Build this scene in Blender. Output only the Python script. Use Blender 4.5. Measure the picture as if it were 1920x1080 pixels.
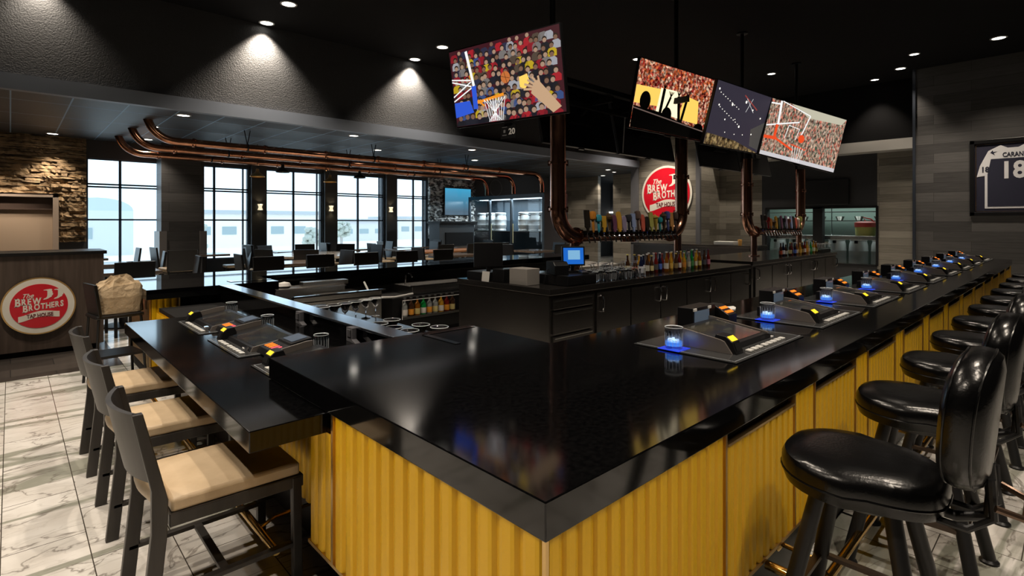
import bpy, math, random
from mathutils import Vector, Matrix
random.seed(7)
PI = math.pi
for o in list(bpy.data.objects): bpy.data.objects.remove(o)
SC = bpy.context.scene
COL = SC.collection
# ---------------------------------------------------------------- camera, world, exposure
F_PX, CAM_Z, HORIZON = 1003.0, 1.3725, 418.0
cd = bpy.data.cameras.new('camera'); cam = bpy.data.objects.new('camera', cd); COL.objects.link(cam)
cd.sensor_width = 36; cd.lens = 36 * F_PX / 1920; cd.shift_y = -(540 - HORIZON) / 1920
cd.clip_start = .05; cd.clip_end = 300
cam.location = (0, 0, CAM_Z); cam.rotation_euler = (PI / 2, 0, math.atan2(.7295, .684) - PI / 2)
SC.camera = cam
W = bpy.data.worlds.new('world'); SC.world = W; W.use_nodes = True
W.node_tree.nodes['Background'].inputs[0].default_value = (.64, .84, 1, 1)
W.node_tree.nodes['Background'].inputs[1].default_value = 2.2
vs = SC.view_settings
vs.view_transform = 'Standard'; vs.look = 'None'; vs.exposure = 0.0; vs.gamma = 1; vs.use_curve_mapping = False
SC.cycles.max_bounces = 7; SC.cycles.glossy_bounces = 4; SC.cycles.transmission_bounces = 6
SC.cycles.transparent_max_bounces = 12; SC.cycles.caustics_reflective = False; SC.cycles.caustics_refractive = False
SC.cycles.sample_clamp_indirect = 4.0
L_HIGH, L_LOW, L_BAR = 190.0, 95.0, 235.0     # watts of the high, low and bar downlights

# ---------------------------------------------------------------- materials
MC = {}
def nn(nt, t, **kw):
    n = nt.nodes.new(t)
    for k, v in kw.items(): setattr(n, k, v)
    return n
def mat(name, col=(.5, .5, .5), rough=.5, metal=0, trans=0, emit=None, es=0, coat=0, ior=1.45, spec=.5, alpha=1):
    if name in MC: return MC[name]
    m = bpy.data.materials.new(name); m.use_nodes = True
    b = m.node_tree.nodes['Principled BSDF']; I = b.inputs
    I['Base Color'].default_value = (*col, 1); I['Roughness'].default_value = rough; I['Metallic'].default_value = metal
    I['Transmission Weight'].default_value = trans; I['Coat Weight'].default_value = coat; I['IOR'].default_value = ior
    I['Specular IOR Level'].default_value = spec; I['Alpha'].default_value = alpha
    if emit: I['Emission Color'].default_value = (*emit, 1); I['Emission Strength'].default_value = es
    MC[name] = m; return m
def emis(name, col, s): return mat(name, (0, 0, 0), .6, emit=col, es=s)
def nodes(m): return m.node_tree, m.node_tree.nodes['Principled BSDF'], m.node_tree.links
def ramp(nt, stops, mode='LINEAR'):
    r = nn(nt, 'ShaderNodeValToRGB'); e = r.color_ramp.elements; r.color_ramp.interpolation = mode
    while len(e) < len(stops): e.new(.5)
    for k, (p, c) in enumerate(stops): e[k].position = p; e[k].color = (*c, 1)
    return r
def add_bump(m, scale=80, strength=.15, dist=.01, stretch=(1, 1, 1), detail=3):
    nt, b, L = nodes(m)
    tc = nn(nt, 'ShaderNodeTexCoord'); mp = nn(nt, 'ShaderNodeMapping'); mp.inputs['Scale'].default_value = stretch
    no = nn(nt, 'ShaderNodeTexNoise'); no.inputs['Scale'].default_value = scale; no.inputs['Detail'].default_value = detail
    bu = nn(nt, 'ShaderNodeBump'); bu.inputs['Strength'].default_value = strength; bu.inputs['Distance'].default_value = dist
    L.new(tc.outputs['Object'], mp.inputs[0]); L.new(mp.outputs[0], no.inputs['Vector']); L.new(no.outputs[0], bu.inputs['Height'])
    L.new(bu.outputs[0], b.inputs['Normal']); return m
def add_var(m, c1, c2, scale=4, stretch=(1, 1, 1), rough=None, lo=.35, hi=.65):
    nt, b, L = nodes(m)
    tc = nn(nt, 'ShaderNodeTexCoord'); mp = nn(nt, 'ShaderNodeMapping'); mp.inputs['Scale'].default_value = stretch
    no = nn(nt, 'ShaderNodeTexNoise'); no.inputs['Scale'].default_value = scale; no.inputs['Detail'].default_value = 4
    r = ramp(nt, [(lo, c1), (hi, c2)])
    L.new(tc.outputs['Object'], mp.inputs[0]); L.new(mp.outputs[0], no.inputs['Vector']); L.new(no.outputs[0], r.inputs[0])
    L.new(r.outputs[0], b.inputs['Base Color'])
    if rough:
        mr = nn(nt, 'ShaderNodeMapRange'); mr.inputs[3].default_value, mr.inputs[4].default_value = rough
        L.new(no.outputs[0], mr.inputs[0]); L.new(mr.outputs[0], b.inputs['Roughness'])
    return m
BLACKTOP = add_var(mat('polished black quartz', (.002, .002, .002), .06, spec=.5), (.0012, .0012, .0014), (.0028, .0028, .003), 60, rough=(.070, .10))
FARTOP = mat('mirror polished black quartz', (.002, .002, .0022), .03)
BLACK = mat('black lacquer', (.005, .005, .0055), .35)
BLACKMATT = mat('matt black', (.004, .004, .0045), .7, spec=.3)
HOUSING = mat('black plastic housing', (.006, .006, .007), .38)
LEATHER = add_bump(mat('black vinyl upholstery', (.0022, .0022, .0024), .24, spec=.45), 130, .12, .004)
DARKWOOD = add_var(mat('espresso stained wood', (.03, .026, .023), .4), (.022, .019, .017), (.045, .040, .036), 12, (1, 1, .12))
TAN = add_bump(add_var(mat('tan vinyl cushion', (.55, .42, .27), .42), (.50, .375, .235), (.60, .46, .30), 9), 160, .1, .003)
YEL = add_var(mat('mustard yellow corrugated metal', (.80, .46, .003), .36, metal=.15), (.78, .445, .003), (.82, .475, .004), 3, (1, 1, .25))
BRASS = mat('polished brass', (.78, .50, .16), .16, metal=1)
GOLDTRIM = mat('brushed gold trim', (.70, .47, .20), .3, metal=1)
COPPER = add_var(mat('aged polished copper', (.50, .24, .14), .17, metal=1), (.42, .19, .11), (.62, .31, .19), 5, (1, 1, 1), rough=(.12, .24))
BRONZE = add_var(mat('dark bronze copper', (.56, .28, .18), .2, metal=1), (.50, .24, .15), (.64, .34, .23), 4, rough=(.18, .26))
CHROME = mat('chrome', (.80, .80, .82), .08, metal=1)
STEEL = add_bump(mat('brushed stainless steel', (.50, .49, .47), .26, metal=1), 30, .06, .002, (1, 40, 1))
DKSTEEL = add_bump(mat('dark brushed steel', (.17, .155, .145), .24, metal=1), 30, .05, .002, (40, 1, 1))
BACKCAB = add_bump(mat('black stainless cabinet', (.10, .092, .088), .27, metal=.9), 25, .04, .002, (30, 30, 1))
BACKTOP = mat('dark polished steel top', (.14, .13, .125), .16, metal=.9)
IRON = mat('black iron tube', (.02, .02, .021), .4, metal=.4)
WHITE = mat('white paint', (.72, .71, .68), .5)
PAPER = mat('white printed card', (.70, .69, .66), .7)
GREYBOX = add_bump(mat('grey speckled cover', (.30, .28, .26), .8), 200, .3, .004)
REDSIGN = mat('red sign enamel', (.62, .008, .022), .3)
CREAM = mat('cream sign enamel', (.78, .75, .66), .35)
KRAFT = add_bump(mat('kraft paper bag', (.50, .38, .24), .85), 20, .8, .02)
GLASS = mat('clear glass', (1, 1, 1), .02, trans=1, ior=1.45)
ICE = mat('glass and ice', (.9, .95, 1), .15, trans=.9, ior=1.3)
TEAK = add_var(mat('orange toned table wood', (.45, .20, .09), .22), (.40, .17, .07), (.52, .25, .12), 6, (.2, 3, 1))
TABLE = add_var(mat('dark polished table top', (.10, .08, .065), .12), (.08, .065, .05), (.13, .10, .085), 6, (.3, 3, 1))
PALETABLE = mat('pale polished table top', (.42, .38, .33), .16)
GREY = mat('charcoal painted wall', (.045, .046, .050), .6)
GREYL = mat('grey painted fascia', (.17, .195, .24), .5)
CEILBLK = mat('black ceiling', (.0025, .0025, .003), .9, spec=.2)
FRAMEM = mat('dark window frame', (.010, .022, .040), .4)
GLASS2 = mat('sparkling glassware', (.95, .97, 1), .03, trans=1, ior=1.5)
def thin_glass(name, tint=(1, 1, 1), gl=.08):
    m = bpy.data.materials.new(name); m.use_nodes = True; nt = m.node_tree; nt.nodes.clear()
    o = nn(nt, 'ShaderNodeOutputMaterial'); t = nn(nt, 'ShaderNodeBsdfTransparent'); g = nn(nt, 'ShaderNodeBsdfGlossy'); x = nn(nt, 'ShaderNodeMixShader')
    t.inputs[0].default_value = (*tint, 1); g.inputs['Roughness'].default_value = .02
    lw = nn(nt, 'ShaderNodeLayerWeight'); pw = nn(nt, 'ShaderNodeMath', operation='POWER'); pw.inputs[1].default_value = 5 if gl < .1 else 2.5
    f = nn(nt, 'ShaderNodeMath', operation='MULTIPLY_ADD'); f.inputs[1].default_value = .9; f.inputs[2].default_value = gl * .5
    nt.links.new(lw.outputs['Facing'], pw.inputs[0]); nt.links.new(pw.outputs[0], f.inputs[0])
    nt.links.new(f.outputs[0], x.inputs[0]); nt.links.new(t.outputs[0], x.inputs[1]); nt.links.new(g.outputs[0], x.inputs[2]); nt.links.new(x.outputs[0], o.inputs[0])
    MC[name] = m; return m
PANE = thin_glass('window glass', (.97, .99, 1))
GLASSW = thin_glass('drinking glass', (.90, .93, .95), .22)
PLATEG = mat('smoked glass plate', (.035, .036, .037), .12, spec=.7)

def uv_xy_z(nt):      # wall coordinates: along the wall (x + y) and up
    tc = nn(nt, 'ShaderNodeTexCoord'); s = nn(nt, 'ShaderNodeSeparateXYZ'); a = nn(nt, 'ShaderNodeMath', operation='ADD'); c = nn(nt, 'ShaderNodeCombineXYZ')
    nt.links.new(tc.outputs['Object'], s.inputs[0]); nt.links.new(s.outputs[0], a.inputs[0]); nt.links.new(s.outputs[1], a.inputs[1])
    nt.links.new(a.outputs[0], c.inputs[0]); nt.links.new(s.outputs[2], c.inputs[1]); return c.outputs[0]
def planks(name, c1, c2, w=1.1, h=.17, rough=.5):
    m = mat(name, c1, rough); nt, b, L = nodes(m); v = uv_xy_z(nt)
    br = nn(nt, 'ShaderNodeTexBrick'); br.offset = .37; br.inputs['Scale'].default_value = 1
    br.inputs['Brick Width'].default_value = w; br.inputs['Row Height'].default_value = h; br.inputs['Mortar Size'].default_value = .0022
    br.inputs['Color1'].default_value = (0, 0, 0, 1); br.inputs['Color2'].default_value = (1, 1, 1, 1); br.inputs['Mortar'].default_value = (.05, .05, .05, 1)
    mp = nn(nt, 'ShaderNodeMapping'); mp.inputs['Scale'].default_value = (1.2, 14, 1)
    no = nn(nt, 'ShaderNodeTexNoise'); no.inputs['Scale'].default_value = 2.2; no.inputs['Detail'].default_value = 6; no.inputs['Distortion'].default_value = .5
    L.new(v, br.inputs['Vector']); L.new(v, mp.inputs[0]); L.new(mp.outputs[0], no.inputs['Vector'])
    a = nn(nt, 'ShaderNodeMath', operation='MULTIPLY'); a.inputs[1].default_value = .55; L.new(br.outputs['Color'], a.inputs[0])
    c = nn(nt, 'ShaderNodeMath', operation='MULTIPLY_ADD'); c.inputs[1].default_value = .6; L.new(no.outputs[0], c.inputs[0]); L.new(a.outputs[0], c.inputs[2])
    r = ramp(nt, [(.15, c1), (.85, c2)]); L.new(c.outputs[0], r.inputs[0])
    mx = nn(nt, 'ShaderNodeMix', data_type='RGBA'); L.new(br.outputs['Fac'], mx.inputs[0]); L.new(r.outputs[0], mx.inputs[6]); mx.inputs[7].default_value = (c1[0] * .3, c1[1] * .3, c1[2] * .3, 1)
    L.new(mx.outputs[2], b.inputs['Base Color']); return m
PLANK = planks('grey brown wall planks', (.10, .088, .07), (.27, .25, .21))
PLANKD = planks('dark grey wall planks', (.030, .029, .029), (.085, .082, .080), 1.6, .2)
STAND = add_var(mat('walnut laminate', (.07, .05, .04), .5), (.055, .038, .029), (.085, .062, .049), 5, (6, 6, .35))

def floor_mat():
    m = mat('polished marble tiles', (.7, .68, .65), .16); nt, b, L = nodes(m)
    tc = nn(nt, 'ShaderNodeTexCoord'); mp = nn(nt, 'ShaderNodeMapping'); mp.inputs['Rotation'].default_value = (0, 0, PI / 2); mp.inputs['Location'].default_value = (.17, .03, 0)
    br = nn(nt, 'ShaderNodeTexBrick'); br.offset = .5; br.inputs['Scale'].default_value = 1
    br.inputs['Brick Width'].default_value = .52; br.inputs['Row Height'].default_value = .275; br.inputs['Mortar Size'].default_value = .0022
    br.inputs['Color1'].default_value = (0, 0, 0, 1); br.inputs['Color2'].default_value = (1, 1, 1, 1)
    L.new(tc.outputs['Object'], mp.inputs[0]); L.new(mp.outputs[0], br.inputs['Vector'])
    # each tile cuts its own piece of stone
    off = nn(nt, 'ShaderNodeVectorMath', operation='MULTIPLY_ADD'); off.inputs[1].default_value = (.9, .9, 0)
    L.new(br.outputs['Color'], off.inputs[0]); L.new(tc.outputs['Object'], off.inputs[2])
    def vein(scale, dist, w0, w1, rot, st, src):
        q = nn(nt, 'ShaderNodeMapping'); q.inputs['Rotation'].default_value = (0, 0, rot); q.inputs['Scale'].default_value = st
        n = nn(nt, 'ShaderNodeTexNoise'); n.inputs['Scale'].default_value = scale; n.inputs['Detail'].default_value = 6; n.inputs['Distortion'].default_value = dist
        s = nn(nt, 'ShaderNodeMath', operation='SUBTRACT'); s.inputs[1].default_value = .5
        a = nn(nt, 'ShaderNodeMath', operation='ABSOLUTE'); r = nn(nt, 'ShaderNodeMapRange'); r.inputs[1].default_value = w0; r.inputs[2].default_value = w1; r.inputs[3].default_value = 1; r.inputs[4].default_value = 0
        L.new(src, q.inputs[0]); L.new(q.outputs[0], n.inputs['Vector']); L.new(n.outputs[0], s.inputs[0]); L.new(s.outputs[0], a.inputs[0]); L.new(a.outputs[0], r.inputs[0]); return r.outputs[0]
    v1 = vein(1.5, 1.4, .0, .014, .6, (1, 2, 1), off.outputs[0])
    v2 = vein(.75, .5, .012, .030, .72, (.35, 2.4, 1), tc.outputs['Object'])
    v3 = vein(4, 1.0, .0, .03, .3, (1, 2.5, 1), off.outputs[0])
    cl = nn(nt, 'ShaderNodeTexNoise'); cl.inputs['Scale'].default_value = 3; cl.inputs['Detail'].default_value = 5; L.new(off.outputs[0], cl.inputs['Vector'])
    base = ramp(nt, [(.3, (.56, .53, .49)), (.6, (.72, .70, .67))]); L.new(cl.outputs[0], base.inputs[0])
    cur = base.outputs[0]
    for v, c, k in ((v3, (.42, .40, .37), .35), (v2, (.22, .23, .18), .8), (v1, (.16, .14, .12), .75)):
        mu = nn(nt, 'ShaderNodeMath', operation='MULTIPLY'); mu.inputs[1].default_value = k; L.new(v, mu.inputs[0])
        mx = nn(nt, 'ShaderNodeMix', data_type='RGBA'); L.new(mu.outputs[0], mx.inputs[0]); L.new(cur, mx.inputs[6]); mx.inputs[7].default_value = (*c, 1); cur = mx.outputs[2]
    mx = nn(nt, 'ShaderNodeMix', data_type='RGBA'); L.new(br.outputs['Fac'], mx.inputs[0]); L.new(cur, mx.inputs[6]); mx.inputs[7].default_value = (.07, .06, .05, 1)
    L.new(mx.outputs[2], b.inputs['Base Color']); return m
def tile_mat(name, c1, c2, mortar, w, h, ms, rough, rot=0, off=.5, metal=0):
    m = mat(name, c1, rough, metal); nt, b, L = nodes(m)
    tc = nn(nt, 'ShaderNodeTexCoord'); mp = nn(nt, 'ShaderNodeMapping'); mp.inputs['Rotation'].default_value = (0, 0, rot)
    br = nn(nt, 'ShaderNodeTexBrick'); br.offset = off; br.inputs['Scale'].default_value = 1
    br.inputs['Brick Width'].default_value = w; br.inputs['Row Height'].default_value = h; br.inputs['Mortar Size'].default_value = ms
    br.inputs['Color1'].default_value = (*c1, 1); br.inputs['Color2'].default_value = (*c2, 1); br.inputs['Mortar'].default_value = (*mortar, 1)
    L.new(tc.outputs['Object'], mp.inputs[0]); L.new(mp.outputs[0], br.inputs['Vector']); L.new(br.outputs['Color'], b.inputs['Base Color']); return m

# ---------------------------------------------------------------- mesh builder
class MB:
    def __init__(s): s.v = []; s.f = []; s.M = Matrix()
    def at(s, loc=(0, 0, 0), rz=0, rx=0, ry=0): s.M = Matrix.Translation(loc) @ Matrix.Rotation(rz, 4, 'Z') @ Matrix.Rotation(ry, 4, 'Y') @ Matrix.Rotation(rx, 4, 'X'); return s
    def add(s, vs_, fs):
        n = len(s.v); s.v += [tuple(s.M @ Vector(p)) for p in vs_]; s.f += [tuple(i + n for i in f) for f in fs]; return s
    def box(s, x0, x1, y0, y1, z0, z1):
        return s.add([(x0, y0, z0), (x1, y0, z0), (x1, y1, z0), (x0, y1, z0), (x0, y0, z1), (x1, y0, z1), (x1, y1, z1), (x0, y1, z1)],
                     [(0, 3, 2, 1), (4, 5, 6, 7), (0, 1, 5, 4), (1, 2, 6, 5), (2, 3, 7, 6), (3, 0, 4, 7)])
    def prism(s, pts, h0, h1, axis='z'):
        def c(p, h): return (p[0], p[1], h) if axis == 'z' else ((h, p[0], p[1]) if axis == 'x' else (p[0], h, p[1]))
        n = len(pts)
        return s.add([c(p, h0) for p in pts] + [c(p, h1) for p in pts],
                     [tuple(range(n))[::-1], tuple(range(n, 2 * n))] + [(i, (i + 1) % n, n + (i + 1) % n, n + i) for i in range(n)])
    def lathe(s, prof, seg=20, c=(0, 0, 0), cap=True):
        vv = []; ff = []
        for r, z in prof:
            for k in range(seg): a = 2 * PI * k / seg; vv.append((c[0] + r * math.cos(a), c[1] + r * math.sin(a), c[2] + z))
        for j in range(len(prof) - 1):
            for k in range(seg): ff.append((j * seg + k, j * seg + (k + 1) % seg, (j + 1) * seg + (k + 1) % seg, (j + 1) * seg + k))
        if cap and prof[0][0] > 1e-6: ff.append(tuple(range(seg))[::-1])
        if cap and prof[-1][0] > 1e-6: n = (len(prof) - 1) * seg; ff.append(tuple(range(n, n + seg)))
        return s.add(vv, ff)
    def tube(s, pts, r, seg=10, cap=True):
        pts = [Vector(p) for p in pts]; rs = r if isinstance(r, (list, tuple)) else [r] * len(pts)
        vv = []; ff = []; up = None
        for i, p in enumerate(pts):
            d = (pts[min(i + 1, len(pts) - 1)] - pts[max(i - 1, 0)]).normalized()
            if up is None: up = Vector((0, 0, 1)) if abs(d.z) < .9 else Vector((1, 0, 0))
            a = d.cross(up).normalized(); up = a.cross(d).normalized()
            for k in range(seg): t = 2 * PI * k / seg; vv.append(tuple(p + (a * math.cos(t) + up * math.sin(t)) * rs[i]))
        for j in range(len(pts) - 1):
            for k in range(seg): ff.append((j * seg + k, j * seg + (k + 1) % seg, (j + 1) * seg + (k + 1) % seg, (j + 1) * seg + k))
        if cap: ff.append(tuple(range(seg))[::-1]); n = (len(pts) - 1) * seg; ff.append(tuple(range(n, n + seg)))
        return s.add(vv, ff)
    def bar(s, a, b, w, d=None):      # rectangular bar between two points
        d = d or w; a = Vector(a); b = Vector(b); t = (b - a).normalized()
        u = Vector((0, 1, 0)) if abs(t.y) < .9 else Vector((1, 0, 0)); p = t.cross(u).normalized() * w / 2; q = t.cross(p).normalized() * d / 2
        return s.add([tuple(e + i * p + j * q) for e in (a, b) for i, j in ((-1, -1), (1, -1), (1, 1), (-1, 1))],
                     [(0, 3, 2, 1), (4, 5, 6, 7), (0, 1, 5, 4), (1, 2, 6, 5), (2, 3, 7, 6), (3, 0, 4, 7)])
    def grid(s, fn, nu, nv):
        return s.add([fn(i / nu, j / nv) for j in range(nv + 1) for i in range(nu + 1)],
                     [(j * (nu + 1) + i, j * (nu + 1) + i + 1, (j + 1) * (nu + 1) + i + 1, (j + 1) * (nu + 1) + i) for j in range(nv) for i in range(nu)])
    def build(s, name, m, parent=None, smooth=False, bevel=0, seg=2, sub=0, fix=True, **tags):
        me = bpy.data.meshes.new(name); me.from_pydata(s.v, [], s.f); me.materials.append(m)
        if fix:
            import bmesh
            bm = bmesh.new(); bm.from_mesh(me); bmesh.ops.recalc_face_normals(bm, faces=bm.faces); bm.to_mesh(me); bm.free()
        me.validate()
        if smooth:
            me.polygons.foreach_set('use_smooth', [True] * len(me.polygons))
            me.set_sharp_from_angle(angle=math.radians(38))
        o = bpy.data.objects.new(name, me); COL.objects.link(o)
        if parent: o.parent = parent
        if bevel: q = o.modifiers.new('bevel', 'BEVEL'); q.width = bevel; q.segments = seg; q.limit_method = 'ANGLE'; q.angle_limit = .6
        if sub: q = o.modifiers.new('sub', 'SUBSURF'); q.levels = q.render_levels = sub
        for k, v in tags.items(): o[k] = v
        return o
def B(*a): return MB().box(*a)
def thing(name, label, cat, loc=(0, 0, 0), rz=0, group=None):
    o = bpy.data.objects.new(name, None); COL.objects.link(o); o.location = loc; o.rotation_euler = (0, 0, rz); o.empty_display_size = .1
    o['label'] = label; o['category'] = cat
    if group: o['group'] = group
    return o
def tag(o, label, cat, group=None):
    o['label'] = label; o['category'] = cat
    if group: o['group'] = group
    return o
def struct(name, mb, m, **k):
    o = mb.build(name, m, **k)
    if not k.get('parent'): o['kind'] = 'structure'
    return o
def dup(o, loc=None, rz=None, label=None, parent=None):
    c = o.copy(); COL.objects.link(c)
    if parent is not None: c.parent = parent
    if loc is not None: c.location = loc
    if rz is not None: c.rotation_euler = (0, 0, rz)
    if label: c['label'] = label
    for ch in list(o.children): dup(ch, parent=c)
    return c
ORD = ['first', 'second', 'third', 'fourth', 'fifth', 'sixth', 'seventh', 'eighth', 'ninth', 'tenth', 'eleventh', 'twelfth', 'thirteenth', 'fourteenth', 'fifteenth', 'sixteenth',
       'seventeenth', 'eighteenth', 'nineteenth', 'twentieth', 'twenty-first', 'twenty-second', 'twenty-third', 'twenty-fourth', 'twenty-fifth', 'twenty-sixth']
def text_mb(s_, size, ext=.001, off=0, shear=0, sx=1):
    cu = bpy.data.curves.new('t', 'FONT'); cu.body = s_; cu.size = size; cu.extrude = ext; cu.offset = off; cu.shear = shear; cu.align_x = 'CENTER'; cu.align_y = 'CENTER'; cu.resolution_u = 3
    o = bpy.data.objects.new('t', cu); COL.objects.link(o); me = bpy.data.meshes.new_from_object(o)
    v = [(p.co.x * sx, p.co.y, p.co.z) for p in me.vertices]; f = [tuple(p.vertices) for p in me.polygons]
    bpy.data.objects.remove(o); bpy.data.curves.remove(cu); bpy.data.meshes.remove(me); return v, f
def spot(parent, loc, w, ang=100, blend=.6, size=.05, col=(1, .86, .70), rot=(0, 0, 0)):
    l = bpy.data.lights.new('lamp_light', 'SPOT'); l.energy = w; l.spot_size = math.radians(ang); l.spot_blend = blend; l.shadow_soft_size = size; l.color = col
    o = bpy.data.objects.new('lamp_light', l); COL.objects.link(o); o.parent = parent; o.location = loc; o.rotation_euler = rot; return o

# ================================================================ ROOM SHELL
YW = 13.5; YB = 9.15; ZL = 3.03; ZH = 4.6
struct('floor', B(-4, 18.5, -5, 13.75, -.12, 0), floor_mat())
struct('trim_1', B(-4, .80, 6.36, 13.5, 0, .003), tile_mat('dark slate floor tiles', (.045, .038, .034), (.075, .064, .056), (.02, .02, .02), .62, .31, .003, .18))
struct('ceiling', B(-4, 18.5, -5, YB + .2, ZH, ZH + .15), CEILBLK)
lowc = tile_mat('dark lay-in ceiling tiles', (.020, .023, .027), (.024, .027, .032), (.20, .34, .50), 1.22, .61, .009, .5, PI / 2, 0)
struct('ceiling_low', B(-4, 18.5, YB + .02, YW + .2, ZL, ZL + .1), lowc)
fas = add_bump(mat('textured black plaster', (.029, .030, .032), .62), 55, .55, .012)
struct('wall_upper', B(-4, 13.9, YB, YB + .15, ZL + .19, ZH), fas)
struct('trim_2', B(-4, 13.7, YB - .10, YB + .02, ZL, ZL + .195), GREYL)
# window wall
wins = [(1.106, 2.40), (2.73, 4.12), (4.522, 5.905), (6.31, 7.70), (8.10, 9.16)]; Z0, Z1 = .55, 2.665
w = MB(); xs = [-4]
for a, b_ in wins: xs += [a, b_]
xs += [18.5]
for i in range(0, len(xs), 2): w.box(xs[i], xs[i + 1], YW, YW + .22, 0, ZL)
for a, b_ in wins: w.box(a, b_, YW, YW + .22, 0, Z0); w.box(a, b_, YW, YW + .22, Z1, ZL)
struct('wall_back', w, GREY)
cx = [1.648, 3.394, 5.188, 6.935, 8.706]
for i, (a, b_) in enumerate(wins):
    f = MB(); y0, y1 = YW + .05, YW + .10; t = .022
    f.box(a, a + t, y0, y1, Z0, Z1); f.box(b_ - t, b_, y0, y1, Z0, Z1); f.box(a, b_, y0, y1, Z0, Z0 + t); f.box(a, b_, y0, y1, Z1 - t, Z1)
    f.box(cx[i] - .022, cx[i] + .022, y0, y1, Z0, Z1)
    for z in (1.438, 2.10, 2.155): f.box(a, b_, y0, y1, z - .016, z + .016)
    if i: f.box(b_ - .13, b_ - .10, y0, y1, Z0, Z1)
    fo = struct('window_%d' % (i + 1), f, FRAMEM)
    MB().box(a + .01, b_ - .01, YW + .072, YW + .078, Z0 + .01, Z1 - .01).build('window_pane', PANE, fo)
# outside: bright street, pale buildings
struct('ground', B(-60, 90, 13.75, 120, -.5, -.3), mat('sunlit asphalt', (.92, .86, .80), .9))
def building(x, y, wd, dp, h, col, lab, arch=False):
    t = thing('building', lab, 'building', (x, y, -.3))
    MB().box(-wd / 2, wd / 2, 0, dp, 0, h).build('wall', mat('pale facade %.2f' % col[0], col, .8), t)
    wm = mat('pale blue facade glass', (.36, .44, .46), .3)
    n = int(wd / 1.6)
    for k in range(n):
        x0 = -wd / 2 + .4 + k * 1.6
        MB().box(x0, x0 + .9, -.03, 0, h * .38, h * .62).build('window', wm, t)
    if arch: MB().prism([(wd / 2 * math.cos(a * PI / 12), h + wd * .22 * math.sin(a * PI / 12)) for a in range(13)], 0, dp, 'y').build('arched_roof', mat('blue green arched roof', (.55, .62, .62), .6), t)
    else: MB().box(-wd / 2 - .2, wd / 2 + .2, -.2, dp, h, h + .25).build('roof', mat('grey blue parapet', (.5, .52, .54), .6), t)
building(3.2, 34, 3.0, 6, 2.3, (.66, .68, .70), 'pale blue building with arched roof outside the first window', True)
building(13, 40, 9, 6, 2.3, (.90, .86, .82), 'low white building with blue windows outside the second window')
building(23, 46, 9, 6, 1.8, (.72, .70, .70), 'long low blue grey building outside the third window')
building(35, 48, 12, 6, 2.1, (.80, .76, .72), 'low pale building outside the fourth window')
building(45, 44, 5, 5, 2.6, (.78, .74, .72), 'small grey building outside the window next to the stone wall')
t = tag(MB().tube([(27, 40, -.3), (27, 40, 7)], .16, 8).build('utility_pole', mat('grey concrete pole', (.42, .45, .48), .8)), 'tall grey pole standing outside the third window', 'pole')
def tree(x, y, h, lab):
    t = thing('street_tree', lab, 'tree', (x, y, -.3)); random.seed(int(x * 10))
    MB().tube([(0, 0, 0), (0, 0, h * .5)], .09, 6).build('trunk', mat('grey trunk', (.5, .45, .42), .9), t)
    m = MB()
    for k in range(70):
        a = random.uniform(0, 2 * PI); r = random.uniform(0, h * .28); z = h * .62 + random.uniform(-.3, .35) * h * .8
        m.at((r * math.cos(a), r * math.sin(a), z), random.uniform(0, 6), random.uniform(0, 6)).lathe([(0, -.16), (.14, -.06), (.16, .05), (0, .15)], 5)
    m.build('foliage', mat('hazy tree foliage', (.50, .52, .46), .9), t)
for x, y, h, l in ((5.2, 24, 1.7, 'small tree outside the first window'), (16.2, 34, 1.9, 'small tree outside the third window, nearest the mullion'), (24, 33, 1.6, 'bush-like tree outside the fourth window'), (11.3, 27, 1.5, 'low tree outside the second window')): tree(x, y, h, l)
# side walls and enclosing walls
struct('wall_left', B(-4.15, -4, -5, 13.72, 0, ZH), GREY)
struct('wall_front', B(-4, 18.5, -5.15, -5, 0, ZH), GREY)
struct('wall_right', B(13.9, 14.05, -5, 2.45, 0, ZH), PLANKD)
struct('trim_3', B(13.86, 13.9, 2.40, 2.45, 0, ZH), mat('dark corner trim', (.02, .025, .035), .4))
struct('wall_return', B(14.05, 15.2, 2.37, 2.45, 0, ZH), PLANKD)
ky0, ky1, kz0, kz1 = 3.33, 5.88, .35, 1.745
w = MB().box(15, 15.15, 2.45, ky0, 0, ZH)
w2 = MB().box(15, 15.15, 6.0, 7.2, 0, ZH)
struct('wall_planked_end', w, PLANK); struct('wall_planked_middle', w2, PLANK)
w = MB().box(15, 15.15, ky0, 6.0, kz1, ZH).box(15, 15.15, ky0, ky1, 0, kz0).box(15, 15.15, ky1, 6.0, 0, kz1)
struct('wall_kitchen', w, mat('charcoal kitchen wall', (.022, .022, .024), .5))
struct('trim_4', B(14.55, 15.0, 2.45, 7.2, ZL, ZL + .24), mat('warm grey soffit', (.35, .34, .32), .6))
struct('wall_soffit', B(14.6, 15.0, 2.45, 7.2, ZL + .24, ZH), CEILBLK)
f = MB()
for y in (ky0, 4.61, ky1): hw = .11 if y == 4.61 else .025; f.box(14.97, 15.17, y - hw, y + hw, kz0, kz1 + .03)
f.box(14.97, 15.17, ky0, ky1, kz1 - .01, kz1 + .04).box(14.97, 15.17, ky0, ky1, kz0 - .02, kz0 + .02)
fo = struct('window_6', f, BLACKMATT); MB().box(15.05, 15.056, ky0, ky1, kz0, kz1).build('window_pane', PANE, fo)
# kitchen behind the window
struct('wall_kitchen_rear', MB().box(17.2, 17.3, 2.6, 6.8, 0, 3).box(15.15, 17.3, 2.5, 2.6, 0, 3).box(15.15, 17.3, 6.8, 6.9, 0, 3), mat('kitchen wall panels', (.20, .26, .23), .35))
struct('ceiling_kitchen', B(15.15, 17.3, 2.5, 6.9, 2.5, 2.6), mat('kitchen ceiling', (.6, .62, .6), .6))
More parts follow.
